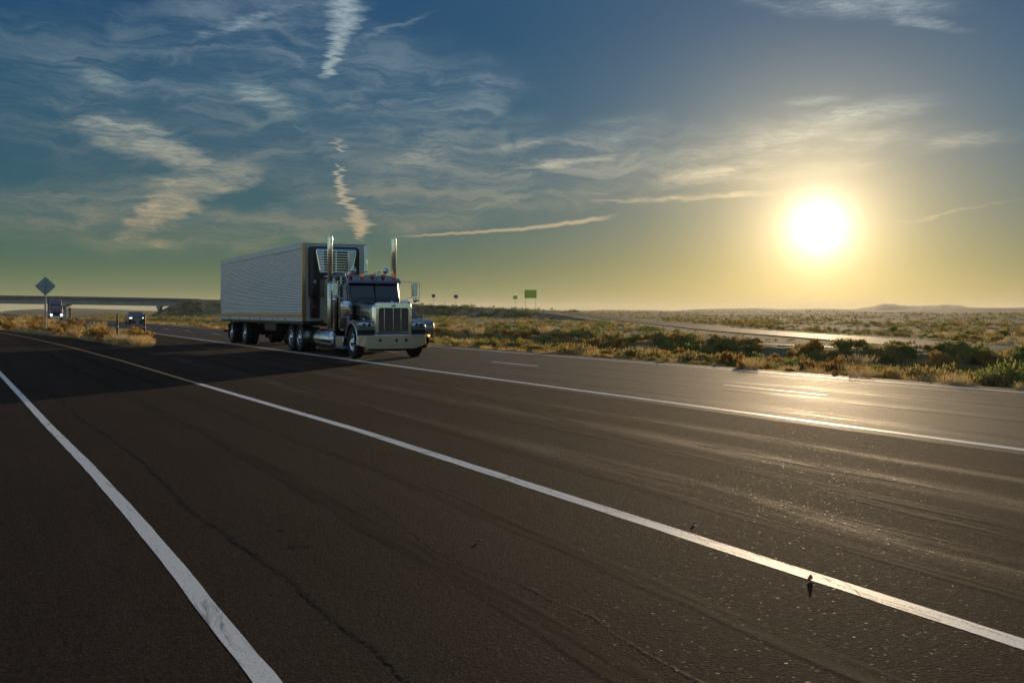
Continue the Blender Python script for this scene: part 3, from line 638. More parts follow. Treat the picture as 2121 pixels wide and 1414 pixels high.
# ------------------------------------------------------------------ vegetation
def quads(C, U, Vv):
    """centres, half width vectors, full length vectors -> leaf quads that taper"""
    n = len(C); V = np.empty((n, 4, 3)); V[:, 0] = C-U; V[:, 1] = C+U; V[:, 2] = C+U*.45+Vv; V[:, 3] = C-U*.45+Vv
    return V.reshape(-1, 3), np.arange(n*4).reshape(-1, 4)
def unit(n, r): v = r.normal(size=(n, 3)); return v/np.linalg.norm(v, axis=1)[:, None]
def bush_geo(n, seed, lobes=7, leaf=.085, up=.5, hgt=.8):
    r = np.random.default_rng(seed)
    lc = np.stack([r.uniform(-.55, .55, lobes), r.uniform(-.55, .55, lobes), r.uniform(.18, .52, lobes)*hgt/.8], -1); lr = r.uniform(.22, .42, lobes)
    k = r.integers(0, lobes, n); d = unit(n, r); d[:, 2] = np.abs(d[:, 2])*1.0-.25*r.random(n)
    C = lc[k]+d*(lr[k]*r.uniform(.55, 1.05, n))[:, None]; C[:, 2] = np.maximum(C[:, 2], .02)
    dirn = d*(1-up)+np.array([0, 0, 1])*up+r.normal(size=(n, 3))*.30; dirn /= np.linalg.norm(dirn, axis=1)[:, None]
    side_ = np.cross(dirn, unit(n, r)); side_ /= np.linalg.norm(side_, axis=1)[:, None]
    L = leaf*r.uniform(.8, 2.4, n)
    return quads(C, side_*(leaf*r.uniform(.25, .6, n))[:, None], dirn*L[:, None])
def stems_geo(n, seed):
    r = np.random.default_rng(seed); a = r.uniform(0, 6.283, n); C = np.stack([np.cos(a), np.sin(a), a*0], -1)*r.uniform(0, .1, n)[:, None]
    D = np.stack([np.cos(a)*.5, np.sin(a)*.5, .5+.2*r.random(n)], -1); U = np.stack([-np.sin(a), np.cos(a), a*0], -1)*.012
    return quads(C, U, D)
def tuft_geo(n, seed, spread=.5):
    r = np.random.default_rng(seed); a = r.uniform(0, 6.283, n); rr = np.sqrt(r.random(n))*.38
    C = np.stack([np.cos(a)*rr, np.sin(a)*rr, a*0], -1); b_ = a+r.normal(size=n)*.7
    D = np.stack([np.cos(b_)*spread*rr*2.2, np.sin(b_)*spread*rr*2.2, r.uniform(.45, 1., n)], -1); t_ = r.uniform(0, 6.283, n)
    return quads(C, np.stack([np.cos(t_), np.sin(t_), t_*0], -1)*.010, D)
wood = principled('brush_stem', (.07,.055,.04), 0., .9, .2)
def veg_mesh(name, geos, mat): 
    V = []; F = []; o = 0
    for v, f in geos: V.append(v); F.append(f+o); o += len(v)
    return np_mesh(name, np.vstack(V), np.vstack(F), mat)
PROTO = {
 'sagebrush': [(bush_geo(520, 10+i, 7, .075, .45), sage_leaf) for i in range(5)],
 'greasewood_bush': [(bush_geo(560, 30+i, 8, .070, .35, .95), green_leaf) for i in range(4)],
 'rabbitbrush': [(bush_geo(560, 50+i, 6, .075, .72, .85), gold_leaf) for i in range(4)],
 'grass_tuft': [(tuft_geo(260, 70+i, .75), straw_leaf) for i in range(4)]}
MESH = {k: [veg_mesh(k, [g]+([] if k == 'grass_tuft' else [stems_geo(40, 95+i_)]), mt) for i_, (g, mt) in enumerate(v)] for k, v in PROTO.items()}
LOW = {k: [ (bush_geo(170, 110+i, 6, .09, .4) if k in ('sagebrush', 'greasewood_bush') else bush_geo(170, 120+i, 6, .09, .7) if k == 'rabbitbrush' else tuft_geo(70, 130+i)) for i in range(4)] for k in PROTO}
VLOW = {k: [ (bush_geo(34, 140+i, 5, .17, .3) if k != 'grass_tuft' else tuft_geo(14, 150+i)) for i in range(3)] for k in PROTO}
LEAFM = {'sagebrush': sage_leaf, 'greasewood_bush': green_leaf, 'rabbitbrush': gold_leaf, 'grass_tuft': straw_leaf}

def in_road(x, y, pad=0.):
    rr = ramp_right(y)
    a = (x > 9.0-pad) & (x < 18.25+pad); b_ = (x > rr-6.2-pad) & (x < gore_left(y)+pad*.7) ; c = (x > gore_right(y)-pad*.7) & (x < 10)
    d = (y < 45.5) & (x < 18.25+pad) & (x > -3-pad); e = (np.abs(x-33.8) < 2.2+pad)
    return a | b_ | c | d | e
def on_bank_road(x, y, pad=0.):
    m = np.zeros(x.shape, bool)
    for i in range(len(RP)-1): m |= np.hypot(x-RP[i][0], y-RP[i][1]) < 3.2+pad
    for i in range(8*7, len(RP)-1):
        a, b_ = RP[i], RP[i+1]; t = np.clip(((x-a[0])*(b_[0]-a[0])+(y-a[1])*(b_[1]-a[1]))/((b_[:2]-a[:2])**2).sum(), 0, 1); m |= np.hypot(x-a[0]-t*(b_[0]-a[0]), y-a[1]-t*(b_[1]-a[1])) < 5.0
    return m
def under_bridge(x, y):
    s_ = (x-BA.x)*BD.x+(y-BA.y)*BD.y; n_ = np.abs((x-BA.x)*BN.x+(y-BA.y)*BN.y); return (n_ < 7) & (s_ > -5) & (s_ < BLEN+2)
PL = []   # kind, x, y, scale, height factor
def scatter(kinds, n, xr, yr, smin, smax, pad=.5, cond=None, hf=(.8, 1.15)):
    x = rng.uniform(*xr, n); y = rng.uniform(*yr, n); s_ = rng.uniform(smin, smax, n)*(rng.random(n)*.45+.72); ks = rng.choice(len(kinds[0]), n, p=kinds[1])
    ok = ~in_road(x, y, pad) & ~on_bank_road(x, y, .4)
    A = np.degrees(np.arctan2(x, y)); ok &= (A > -6) & (A < 60) & ~under_bridge(x, y) & (path_bank(x, y, RP) < 4.6)
    if cond is not None: ok &= cond(x, y)
    for i in np.nonzero(ok)[0]:
        # keep the brush low just in front of the loop road so that the roadway shows
        q = RP[:, :2]*(1-5.5/np.hypot(RP[:, 0], RP[:, 1]))[:, None]
        if x[i] > 36 and x[i] < 110 and y[i] < 200 and np.min(np.hypot(q[:, 0]-x[i], q[:, 1]-y[i])) < 4.5: s_[i] *= .35
        PL.append((kinds[0][ks[i]], x[i], y[i], s_[i]*(1+.0*x[i]), rng.uniform(*hf)))
MEDK = (['sagebrush', 'greasewood_bush', 'rabbitbrush', 'grass_tuft'], [.56, .22, .14, .08])
PLAIN = (['sagebrush', 'greasewood_bush', 'rabbitbrush', 'grass_tuft'], [.55, .2, .1, .15])
clump = lambda sc, th, sd: (lambda x, y: vnoise(x, y, sc, sd) > th)
# median between the carriageways: a dense thicket near the camera
scatter(MEDK, 1400, (20.0, 31.4), (8, 70), .36, .70, .3, lambda x, y: vnoise(x, y, 4.5, 21) > .26)
scatter(MEDK, 1700, (20.0, 31.4), (70, 240), .4, .8, .3, lambda x, y: vnoise(x, y, 7, 21) > .22)
# paler grass along the very edge of the lanes
scatter((['grass_tuft', 'rabbitbrush', 'sagebrush'], [.62, .20, .18]), 520, (18.5, 20.2), (10, 75), .16, .34, .10)
scatter((['grass_tuft', 'rabbitbrush', 'sagebrush'], [.6, .28, .12]), 650, (18.5, 20.6), (75, 260), .25, .5, .10)
# golden brush on the dirt island between ramp and highway
scatter((['rabbitbrush', 'grass_tuft', 'greasewood_bush'], [.62, .26, .12]), 520, (-14, 7.3), (47.5, 130), .45, .85, .1, lambda x, y: (x > gore_left(y)+.1) & (x < gore_right(y)-.1), (.8, 1.25))
scatter((['grass_tuft', 'rabbitbrush'], [.55, .45]), 90, (5.2, 7.1), (47, 62), .28, .48, -.05, lambda x, y: (x > gore_left(y)) & (x < gore_right(y)))
scatter((['rabbitbrush', 'sagebrush', 'grass_tuft'], [.6, .2, .2]), 900, (-60, 7.3), (130, 345), .6, 1.2, .3, lambda x, y: (x > gore_left(y)+.1))
# plain behind the opposite carriageway, and the bank of the loop road
scatter(PLAIN, 4200, (36.2, 130), (10, 130), .25, .62, .5, lambda x, y: vnoise(x, y, 11, 22) > .42)
scatter(PLAIN, 9000, (18, 330), (70, 420), .35, .85, .5, lambda x, y: (vnoise(x, y, 16, 23) > .5) | (path_bank(x, y, RP) > .2))
scatter((['greasewood_bush', 'sagebrush'], [.75, .25]), 7000, (46, 150), (215, 345), .8, 1.5, .3, lambda x, y: (path_bank(x, y, RP) > -.6) & (vnoise(x, y, 6, 29) > .25), (.5, .9))
scatter(PLAIN, 9000, (-60, 900), (380, 900), .6, 1.3, .5, lambda x, y: vnoise(x, y, 40, 24) > .5)
PL = [p for p in PL]
X = np.array([p[1] for p in PL]); Y = np.array([p[2] for p in PL]); Zc = X*math.sin(THETA)+Y*math.cos(THETA)
size = np.array([p[3] for p in PL])/np.maximum(Zc, 1); HZ = height(X, Y); order = np.argsort(-size)
U_ = np.abs((X*math.cos(THETA)-Y*math.sin(THETA))/np.maximum(Zc, 1))
CAP = {'sagebrush': 290, 'greasewood_bush': 150, 'rabbitbrush': 220, 'grass_tuft': 200}; cnt = {k: 0 for k in CAP}
def zone(x, y):
    if x > 18.3 and x < 31.6: return 'median'
    if x < 10: return 'island'
    return 'plain'
LAB = {
 ('sagebrush','median'): ('grey green sagebrush clump in the wide median thicket beyond the road', 'sagebrush in the median'),
 ('greasewood_bush','median'): ('dark green leafy bush in the wide median thicket beyond the road', 'green bushes in the median'),
 ('rabbitbrush','median'): ('golden brown brush clump in the wide median beyond the road', 'golden brush in the median'),
 ('grass_tuft','median'): ('pale straw grass tuft along the far edge of the lanes', 'straw grass tufts in the median'),
 ('rabbitbrush','island'): ('golden rabbitbrush clump on the dirt strip left of the highway', 'golden brush on the dirt strip'),
 ('grass_tuft','island'): ('straw grass tuft on the dirt strip left of the highway', 'grass tufts on the dirt strip'),
 ('greasewood_bush','island'): ('low green bush among golden brush on the dirt strip', 'green bushes on the dirt strip'),
 ('sagebrush','island'): ('grey sagebrush among golden brush on the dirt strip', 'sagebrush on the dirt strip'),
 ('sagebrush','plain'): ('grey green sagebrush clump on the open desert plain', 'sagebrush on the plain'),
 ('greasewood_bush','plain'): ('dark green bush on the open desert plain', 'green bushes on the plain'),
 ('rabbitbrush','plain'): ('golden brush clump on the open desert plain', 'golden brush on the plain'),
 ('grass_tuft','plain'): ('straw grass tuft on the open desert plain', 'grass tufts on the plain')}
WHAT = {'sagebrush': 'grey green sagebrush', 'greasewood_bush': 'dark green bush', 'rabbitbrush': 'golden brush clump', 'grass_tuft': 'pale straw tuft'}
GRP = {'median': 'in the median', 'island': 'on the dirt strip', 'plain': 'on the plain'}
def describe(kind, x, y, tall):
    zc_ = x*math.sin(THETA)+y*math.cos(THETA); u = 1060+2062*(x*math.cos(THETA)-y*math.sin(THETA))/zc_; zn = zone(x, y)
    sz = 'low' if tall < .36 else 'knee-high' if tall < .55 else 'tall' if tall < .75 else 'huge'
    if zn == 'island':
        seg = 'beside the diamond sign' if u < 130 else 'left of the two dark posts' if u < 235 else 'at the foot of the two dark posts'
        if u < 45: seg = 'at the left edge of the picture'
        row = 'along the ramp side' if x < (float(gore_left(y))+float(gore_right(y)))/2 else 'along the highway side'
    else:
        seg = ('behind the truck' if u < 895 else 'just right of the truck' if u < 1000 else 'below the highway signs' if u < 1150 else 'right of the highway signs' if u < 1300 else 'well left of the sun' if u < 1450
               else 'close left of the sun' if u < 1600 else 'straight below the sun' if u < 1780 else 'close right of the sun' if u < 1900 else 'well right of the sun' if u < 2020 else 'at the right edge')
        row = ('at the road edge' if x < 20.7 else 'in the near median' if x < 23.5 else 'mid median' if x < 27 else 'in the far median') if zn == 'median' else 'beyond the far roadway'
    return '%s %s %s, %s' % (sz, WHAT[kind], row, seg), '%s %s' % (WHAT[kind].replace('clump', 'clumps').replace('tuft', 'tufts').replace('bush', 'bush').strip(), GRP[zn])
def place(kind, x, y, s_, hf, z, lab=None, grp=None, zf=1.):
    pk = int(rng.integers(0, len(MESH[kind]))); rz = rng.uniform(0, 6.283)
    o = bpy.data.objects.new(kind, MESH[kind][pk]); COL.objects.link(o); o.location = (x, y, z-.03); o.rotation_euler = (0, 0, rz); o.scale = (s_, s_, s_*hf)
    if lab is None: lab, grp = describe(kind, x, y, s_*hf)
    return tag(o, lab, {'sagebrush': 'bush', 'greasewood_bush': 'bush', 'rabbitbrush': 'bush', 'grass_tuft': 'grass tuft'}[kind], grp)
rest = {}
for i in order:
    kind, x, y, s_, hf = PL[i]
    if U_[i] < .56 and Zc[i] > 5 and cnt[kind] < CAP[kind]:
        cnt[kind] += 1; place(kind, x, y, s_, hf, HZ[i])
    else: rest.setdefault(kind, []).append(i)
for kind, idx in rest.items():
    Vs = []; Fs = []; o_ = 0
    for i in idx:
        _, x, y, s_, hf = PL[i]; lod = LOW if Zc[i] < 130 else VLOW
        v, f = lod[kind][int(rng.integers(0, len(lod[kind])))]
        a = rng.uniform(0, 6.283); c, q = math.cos(a)*s_, math.sin(a)*s_
        w = np.stack([v[:, 0]*c-v[:, 1]*q+x, v[:, 0]*q+v[:, 1]*c+y, v[:, 2]*s_*hf+HZ[i]-.02], -1); Vs.append(w); Fs.append(f+o_); o_ += len(w)
    nm = {'sagebrush': 'sagebrush_cover', 'greasewood_bush': 'green_scrub_cover', 'rabbitbrush': 'golden_brush_cover', 'grass_tuft': 'grass_cover'}[kind]
    me = np_mesh(nm, np.vstack(Vs), np.vstack(Fs), LEAFM[kind]); o = bpy.data.objects.new(nm, me); COL.objects.link(o)
    tag(o, {'sagebrush': 'grey green sagebrush covering the desert plain into the distance', 'greasewood_bush': 'dark green scrub covering the bank and the far plain', 'rabbitbrush': 'golden brush scattered over the far plain', 'grass_tuft': 'dry straw grass scattered over the far plain'}[kind], 'ground cover', kind='stuff')
# a few bushes that stand out
place('grass_tuft', 18.86, 14.84, .42, .62, hz1(18.86, 14.84), 'low bright straw tuft right at the road edge, far right of the picture', 'standout brush')
place('rabbitbrush', 19.5, 17.4, .55, .8, hz1(19.5, 17.4), 'rounded pale brush clump by the road edge at the right, below the sun', 'standout brush')
place('rabbitbrush', 19.8, 18.5, .55, .75, hz1(19.8, 18.5), 'second rounded pale brush clump by the road edge, just beyond the first', 'standout brush')
place('greasewood_bush', 20.6, 15.4, .95, .9, hz1(20.6, 15.4), 'tall dark green bush behind the bright straw tuft', 'standout brush')
place('greasewood_bush', 20.7, 14.2, .9, .9, hz1(20.7, 14.2), 'tall dark green bush at the right end of the thicket', 'standout brush')
place('grass_tuft', 18.9, 20.6, .36, .55, hz1(18.9, 20.6), 'low pale straw tuft at the road edge left of the rounded pale brush', 'standout brush')

# ------------------------------------------------------------------ vehicles
def rr_ring(y, hw, z0, z1, rt, rb=.03, n=6, cx=0.):
    """rounded rectangle ring in the xz plane at depth y, counter-clockwise from bottom left"""
    pts = []
    for (sx, sz, r, a0) in ((-1, 0, rb, 180), (1, 0, rb, 270), (1, 1, rt, 0), (-1, 1, rt, 90)):
        ox = cx+sx*(hw-r); oz = (z1-r) if sz else (z0+r)
        for k in range(n+1): a = R(a0+90*k/n); pts.append((ox+r*math.cos(a), y, oz+r*math.sin(a)))
    return pts
def wheel(parent, x, y, side, r=.52, w=.28, rim_r=.30, dish=.0, name='wheel', bolts=True, rim_mat=None, hub_out=.0):
    """a tyre with its rim as a sub-part, outer face towards side"""
    s = side; tm = MB().lathe([(rim_r-.01, -w/2*s), (rim_r+.03, -w/2*s), (r*.93, -w/2*s), (r, -w*.36*s), (r, w*.36*s), (r*.93, w/2*s), (rim_r+.03, w*.50*s), (rim_r-.005, w*.46*s)], (x, y, r), 'x', 40, False)
    t_ = tm.build('tyre' if name == 'tyre' else name, rubber, parent)
    prof = [(rim_r, -w*.40*s), (rim_r, w*.44*s), (rim_r-.025, w*.47*s), (rim_r-.045, w*.42*s), (rim_r-.055, (w*.42-.03-dish)*s), (.17, (w*.30-dish)*s), (.13, (w*.34-dish+hub_out)*s), (.09, (w*.42-dish+hub_out)*s), (.02, (w*.44-dish+hub_out)*s)]
    rm = MB().lathe(prof, (x, y, r), 'x', 32)
    if bolts:
        for k in range(10):
            a = k*math.pi/5; rm.lathe([(.014, 0), (.014, .03*s), (.006, .04*s)], (x+(w*.30-dish)*s, y+.145*math.cos(a), r+.145*math.sin(a)), 'x', 6)
    rim = rm.build('rim', rim_mat or polished, t_); return t_

TX, TY = 11.75, 30.83
T = empty('truck_tractor', (TX, TY, 0))
tag(T, 'glossy dark long nosed truck with chrome grille, broad bumper and two tall exhaust stacks', 'truck')
# frame and running gear
m = MB(); m.box(-.45, -.35, .35, 8.95, .70, .96); m.box(.35, .45, .35, 8.95, .70, .96)
for y in (.6, 2.2, 4.2, 6.2, 8.9): m.box(-.349, .349, y, y+.1, .72, .94)
m.box(-.95, .95, .70, .84, .45, .60); m.box(-.349, .349, .5, 1.9, .45, .95)
for y in (7.0, 8.23): m.tube([(-.85, y, .52), (.85, y, .52)], .09, 12); m.ellipsoid((0, y, .52), (.24, .22, .24), 12, 8)
m.build('frame', black, T)
m = MB(); pr_ = [(-.5, 6.9), (.5, 6.9), (.5, 8.0), (.12, 8.3), (-.12, 8.3), (-.5, 8.0)]; m.prism(pr_, 'z', 1.0, 1.06); m.build('fifth_wheel', black, T)
MB().box(-.95, .95, 5.15, 6.5, .97, 1.0).build('deck_plate', polished, T)
for s in (-1, 1):
    wheel(T, 1.03*s, .77, s, hub_out=.05)
    for y in (7.0, 8.23):
        wheel(T, 1.08*s, y, s, w=.26, dish=.13, hub_out=.16); wheel(T, .76*s, y, s, w=.26, bolts=False, rim_mat=black)
# bumper: deep flat steel blade with chamfered lower corners, ends wrapped back
m = MB(); outer = []
def bump_ring(x, y, ztop, zbot): return [(x, y+.016*(ztop-zbot)/.42, zbot), (x, y, ztop), (x, y+.09, ztop), (x, y+.13, zbot)]
rings = []
for x, y, zb in [(-1.20,.36,.47), (-1.20,.14,.46), (-1.175,.06,.445), (-1.12,.02,.43), (-.80,-.0,.325), (-.40,-.012,.315), (0,-.016,.315), (.40,-.012,.315), (.80,0,.325), (1.12,.02,.43), (1.175,.06,.445), (1.20,.14,.46), (1.20,.36,.47)]:
    rings.append(bump_ring(x, y, .735, zb))
m.loft(rings); bp = m.build('bumper', bumper_steel, T, ang=50)
MB().tube([(-1.19,.10,.745), (-1.12,.01,.745), (-.4,-.022,.745), (.4,-.022,.745), (1.12,.01,.745), (1.19,.10,.745)], .014, 8).build('bumper_edge', chrome, bp)
for x in (-.47, .10, .44): MB().lathe([(.042, 0), (.042, -.012), (.030, -.012), (.028, .0)], (x, -.018, .595), 'y', 18).build('tow_hole', black, bp)
m = MB(); m.box(-.7, .7, .25, .5, .24, .42); m.build('air_dam', black, T, bevel=.02)
mk = MB(); mk.tube([(1.20,.1,.47), (1.25,.06,.36)], .008, 6); bk = mk.build('lamp_bracket', black, T); MB().ellipsoid((1.26,.05,.345), (.05,.03,.028), 14, 8).build('marker_light', amber, bk)
# radiator shell
def shell_ring(y, hw, z0, z1, r): return rr_ring(y, hw, z0, z1, r, .05, 8)
m = MB(); m.loft([shell_ring(.30, .655, .74, 1.83, .17), shell_ring(.06, .655, .74, 1.84, .17), shell_ring(.02, .635, .755, 1.82, .16), shell_ring(.005, .61, .775, 1.80, .15)], cap=False)
m.loft([shell_ring(.005, .61, .775, 1.80, .15), shell_ring(.002, .52, .875, 1.66, .07), shell_ring(.06, .515, .88, 1.655, .065)], cap=False)
gs = m.build('grille_surround', chrome, T, ang=50)
m = MB(); m.box(-.53, .53, .055, .075, .87, 1.67); gm = m.build('grille_screen', grille_mesh, gs)
m = MB()
for k in range(61): x = -.51+k*.017; m.box(x-.0028, x+.0028, .046, .055, .88, 1.655)
m.build('grille_wire', grille_mesh, gs)
for x in (-.31, -.0, .27): m = MB(); m.box(x-.011, x+.011, .03, .046, .90 if x < .1 or x > .2 else .9, 1.64); m.build('grille_bar', chrome, gs, bevel=.003)
m = MB(); m.ellipsoid((0, -.004, 1.735), (.085, .012, .042), 20, 8); m.build('badge', polished, gs)
m = MB(); m.loft([rr_ring(.10, .018, 1.83, 1.87, .012, .005, 3), rr_ring(.22, .030, 1.84, 1.905, .02, .005, 3), rr_ring(.42, .01, 1.85, 1.885, .006, .003, 3)]); m.build('hood_ornament', chrome, T)
# hood
m = MB(); m.loft([rr_ring(.28, .635, .80, 1.81, .17, .03), rr_ring(.8, .665, .85, 1.85, .19, .03), rr_ring(1.4, .76, .85, 1.91, .22, .03), rr_ring(1.86, .87, .85, 1.955, .24, .03)])
hd = m.build('hood', paint, T)
for s in (-1, 1):
    m = MB(); m.tube([(.64*s,.32,1.40), (.70*s,.9,1.43), (.80*s,1.4,1.45), (.90*s,1.84,1.47)], .010, 6); m.build('hood_trim', chrome, hd)
    m = MB(); m.box(*(sorted((.68*s, .72*s))), .95, 1.35, 1.10, 1.32); m.build('hood_vent', chrome, hd, bevel=.01)
# front fenders with wheel arch
def arch(r, a0, a1, n, cy=.77, cz=.52): return [(cy+r*math.cos(R(a0+(a1-a0)*k/n)), cz+r*math.sin(R(a0+(a1-a0)*k/n))) for k in range(n+1)]
for s in (-1, 1):
    poly = [(.13,.76), (.09,.92), (.11,1.07), (.20,1.19), (.40,1.245), (.75,1.26), (1.08,1.21), (1.30,1.08), (1.44,.88), (1.50,.70)] + arch(.62, 17, 157, 14)
    m = MB(); m.prism(poly, 'x', .60*s, 1.19*s); fd = m.build('fender', paint, T, bevel=.035, seg=3)
    m = MB(); pts = [(1.195*s, y, z) for y, z in arch(.635, 10, 168, 20)]; m.tube(pts, .016, 8); m.build('fender_lip', polished, fd)
    # swept headlight pod
    m = MB(); ring = []
    for xx, w_ in ((.665, .35), (.70, .72), (.78, .95), (.90, 1.), (1.02, .95), (1.12, .78), (1.18, .45), (1.20, .12)):
        y0 = .075+.30*max(0, (xx-.80))**2*1.9; h_ = .098*w_; ring.append([(xx*s, y0+.05+.10*math.cos(a), 1.085-.05*(xx-.66)/.54*-1*1.0-.02+h_*math.sin(a)) for a in [k*math.pi/8 for k in range(16)]])
    m.loft(ring); hl = m.build('headlight', lens, T)
    for xx in (.83, 1.00):
        y0 = .075+.30*max(0, (xx-.80))**2*1.9
        m = MB(); m.lathe([(.062, .0), (.062, -.012), (.048, -.016), (.030, -.004), (.02, -.0)], (xx*s, y0-.052, 1.092), 'y', 20); m.build('lamp_bowl', lamp_bowl, hl)
    m = MB(); m.ellipsoid((1.165*s, .18, 1.10), (.03, .06, .035), 12, 8); m.build('turn_lamp', amber, hl)
# cab
cabp = [(1.80,.86), (1.80,1.96), (1.98,2.52), (2.02,2.66), (2.18,2.77), (2.50,2.81), (3.02,2.82), (3.02,.86)]
m = MB(); m.prism(cabp, 'x', -.93, .93); cab = m.build('cab', paint, T, bevel=.07, seg=3)
n0 = Vector((0, -.56, .18)).normalized()
for s in (-1, 1):
    def wp(x, f): return Vector((x*s, 1.80+.18*f-.012-.03*(1-abs(x)/.86), 1.96+.56*f))
    q = [wp(.025, .08), wp(.85, .08), wp(.85, .80), wp(.80, .93), wp(.025, .95)]
    m = MB(); m.loft([q, [v+n0*.012 for v in q]]); m.build('windshield', glass, cab, ang=30)
    m = MB(); m.tube([q[1]+n0*.014, q[2]+n0*.014, q[3]+n0*.014, q[4]+n0*.014], .010, 6); m.build('windshield_seal', black, cab)
    # doors
    m = MB(); dp = [(1.98,.95), (1.93,1.92), (2.10,2.44), (2.86,2.50), (2.90,1.90), (2.90,.95)]; m.prism(dp, 'x', .931*s, .958*s); dr = m.build('door', paint, cab, bevel=.012)
    m = MB(); wpoly = [(2.06,1.95), (2.20,2.40), (2.80,2.44), (2.83,1.93)]; m.prism(wpoly, 'x', .9585*s, .966*s); m.build('side_window', window_glass, dr)
    m = MB(); pts = [(.972*s, y, z) for y, z in wpoly+[wpoly[0]]]; m.tube(pts, .008, 6); m.build('window_frame', chrome, dr)
    m = MB(); m.box(*sorted((.959*s, .985*s)), 2.68, 2.84, 1.70, 1.73); m.build('door_handle', chrome, dr, bevel=.006)
    # cab side step and battery box
    m = MB(); m.box(*sorted((.62*s, 1.10*s)), 1.95, 2.78, .33, .69); bb = m.build('battery_box', polished, T, bevel=.02)
    m = MB()
    for z in (.40, .46, .52, .58, .64): m.box(*sorted((1.101*s, 1.108*s)), 1.98, 2.75, z, z+.02)
    m.build('tread', galv, bb)
    m = MB(); m.box(*sorted((.60*s, 1.14*s)), 1.9, 2.9, .27, .31); m.build('step', chrome, T, bevel=.01)
    # fuel tank
    m = MB(); m.lathe([(.05, -1.0), (.24, -.995), (.315, -.95), (.335, -.88), (.335, .88), (.315, .95), (.24, .995), (.05, 1.0)], (.86*s, 4.28, .55), 'y', 40); ft = m.build('fuel_tank', polished, T, ang=50)
    for y in (3.7, 4.85): m = MB(); m.lathe([(.336, -.03), (.342, -.03), (.342, .03), (.336, .03)], (.86*s, y, .55), 'y', 40); m.build('tank_strap', chrome, ft)
    m = MB(); m.lathe([(.05, 0), (.05, .05)], (.92*s, 3.5, .86), 'z', 14); m.build('filler_cap', chrome, ft)
    # air cleaner
    m = MB(); m.lathe([(.10, -.47), (.185, -.44), (.20, -.38), (.20, .22)], (1.06*s, 1.66, 1.47), 'z', 28); ac = m.build('air_cleaner', principled_shared if False else chrome, T)
    m = MB(); m.lathe([(.205, 0), (.212, .02), (.205, .05), (.205, .12), (.17, .19), (.09, .225), (.02, .23)], (1.06*s, 1.66, 1.69), 'z', 28); m.build('dome_lid', chrome, ac)
    m = MB(); m.lathe([(.206, -.01), (.211, 0), (.206, .01)], (1.06*s, 1.66, 1.35), 'z', 28); m.build('band', galv, ac)
    # exhaust stack: shielded lower pipe and plain upper pipe
    m = MB(); m.lathe([(.085, .92), (.092, .95), (.092, 2.50), (.085, 2.53)], (1.19*s, 3.10, 0), 'z', 24); st = m.build('exhaust_stack', polished, T)
    m = MB(); m.lathe([(.080, 2.52), (.090, 2.56), (.090, 4.15), (.080, 4.15), (.080, 3.6), (.02, 3.58)], (1.19*s, 3.10, 0), 'z', 28); m.build('upper_pipe', chrome, st, ang=50)
    m = MB(); m.box(*sorted((.95*s, 1.12*s)), 3.06, 3.14, 2.30, 2.34); m.box(*sorted((.95*s, 1.12*s)), 3.06, 3.14, 1.2, 1.24); m.build('stack_bracket', chrome, st)
    # mirrors
    ox = 1.46*s
    m = MB(); m.tube([(.93*s,1.98,2.60), (1.15*s,1.78,2.585), (1.38*s,1.74,2.56), (1.62*s,1.76,2.53), (1.64*s,1.76,2.50), (1.64*s,1.76,2.06), (1.60*s,1.76,2.02), (1.36*s,1.76,2.02), (1.34*s,1.76,2.06), (1.34*s,1.76,2.55)], .011, 8)
    m.tube([(1.35*s,1.76,2.04), (1.12*s,1.80,1.96), (.93*s,1.92,1.94)], .011, 8); mbk = m.build('mirror_bracket', chrome, T)
    m = MB(); m.loft([rr_ring(1.70, .078, 2.08, 2.50, .02, .02, 3, ox), rr_ring(1.735, .092, 2.065, 2.515, .03, .03, 3, ox), rr_ring(1.775, .092, 2.065, 2.515, .03, .03, 3, ox)]); mi = m.build('mirror', polished, mbk)
    m = MB(); m.loft([rr_ring(1.7755, .082, 2.08, 2.50, .02, .02, 3, ox), rr_ring(1.779, .082, 2.08, 2.50, .02, .02, 3, ox)]); m.build('mirror_glass', window_glass, mi)
    m = MB(); m.ellipsoid((ox, 1.74, 1.93), (.085, .05, .075), 16, 10); m.build('round_mirror', chrome, mbk)
# sun visor, roof lamps, horns
m = MB(); vr = []
for x in (-.95, -.93, -.6, 0, .6, .93, .95):
    k = .03*(1-(x/.95)**2); vr.append([(x, 2.06-k, 2.60), (x, 1.82-k, 2.50), (x, 1.80-k, 2.52), (x, 1.83-k, 2.60), (x, 2.02-k, 2.70)])
m.loft(vr); vz = m.build('sun_visor', principled('visor_paint', (.05,.075,.12), .5, .16, coat=1.), T, ang=40)
m = MB(); m.box(-.012, .012, 1.775, 1.80, 1.99, 2.52); m.build('windshield_divider', black, cab)
for x in (-.78, -.39, 0, .39, .78):
    m = MB(); m.loft([rr_ring(1.96, .035, 2.735, 2.80, .025, .01, 4, x), rr_ring(2.02, .05, 2.72, 2.83, .03, .01, 4, x), rr_ring(2.16, .03, 2.74, 2.80, .02, .01, 4, x)]); m.build('roof_marker', red_lens if x not in (.78, -.39) else amber, T)
for x in (-.62, .56):
    m = MB(); m.tube([(x, 2.35, 2.80), (x, 2.33, 2.90)], .014, 8); m.lathe([(.02, .10), (.08, .05), (.108, .0), (.112, -.015), (.10, -.02), (.02, -.035)], (x, 2.28, 2.97), 'y', 24); m.build('work_light', chrome, T)
for x in (-.90, -.25, .22):
    m = MB(); m.lathe([(.016, .50), (.018, .25), (.025, .10), (.045, .03), (.068, 0), (.06, 0), (.015, .05)], (x, 1.98, 2.87), 'y', 18); m.lathe([(.02, -.11), (.02, -.02)], (x, 2.25, 2.87), 'z', 10); m.build('air_horn', chrome, T)
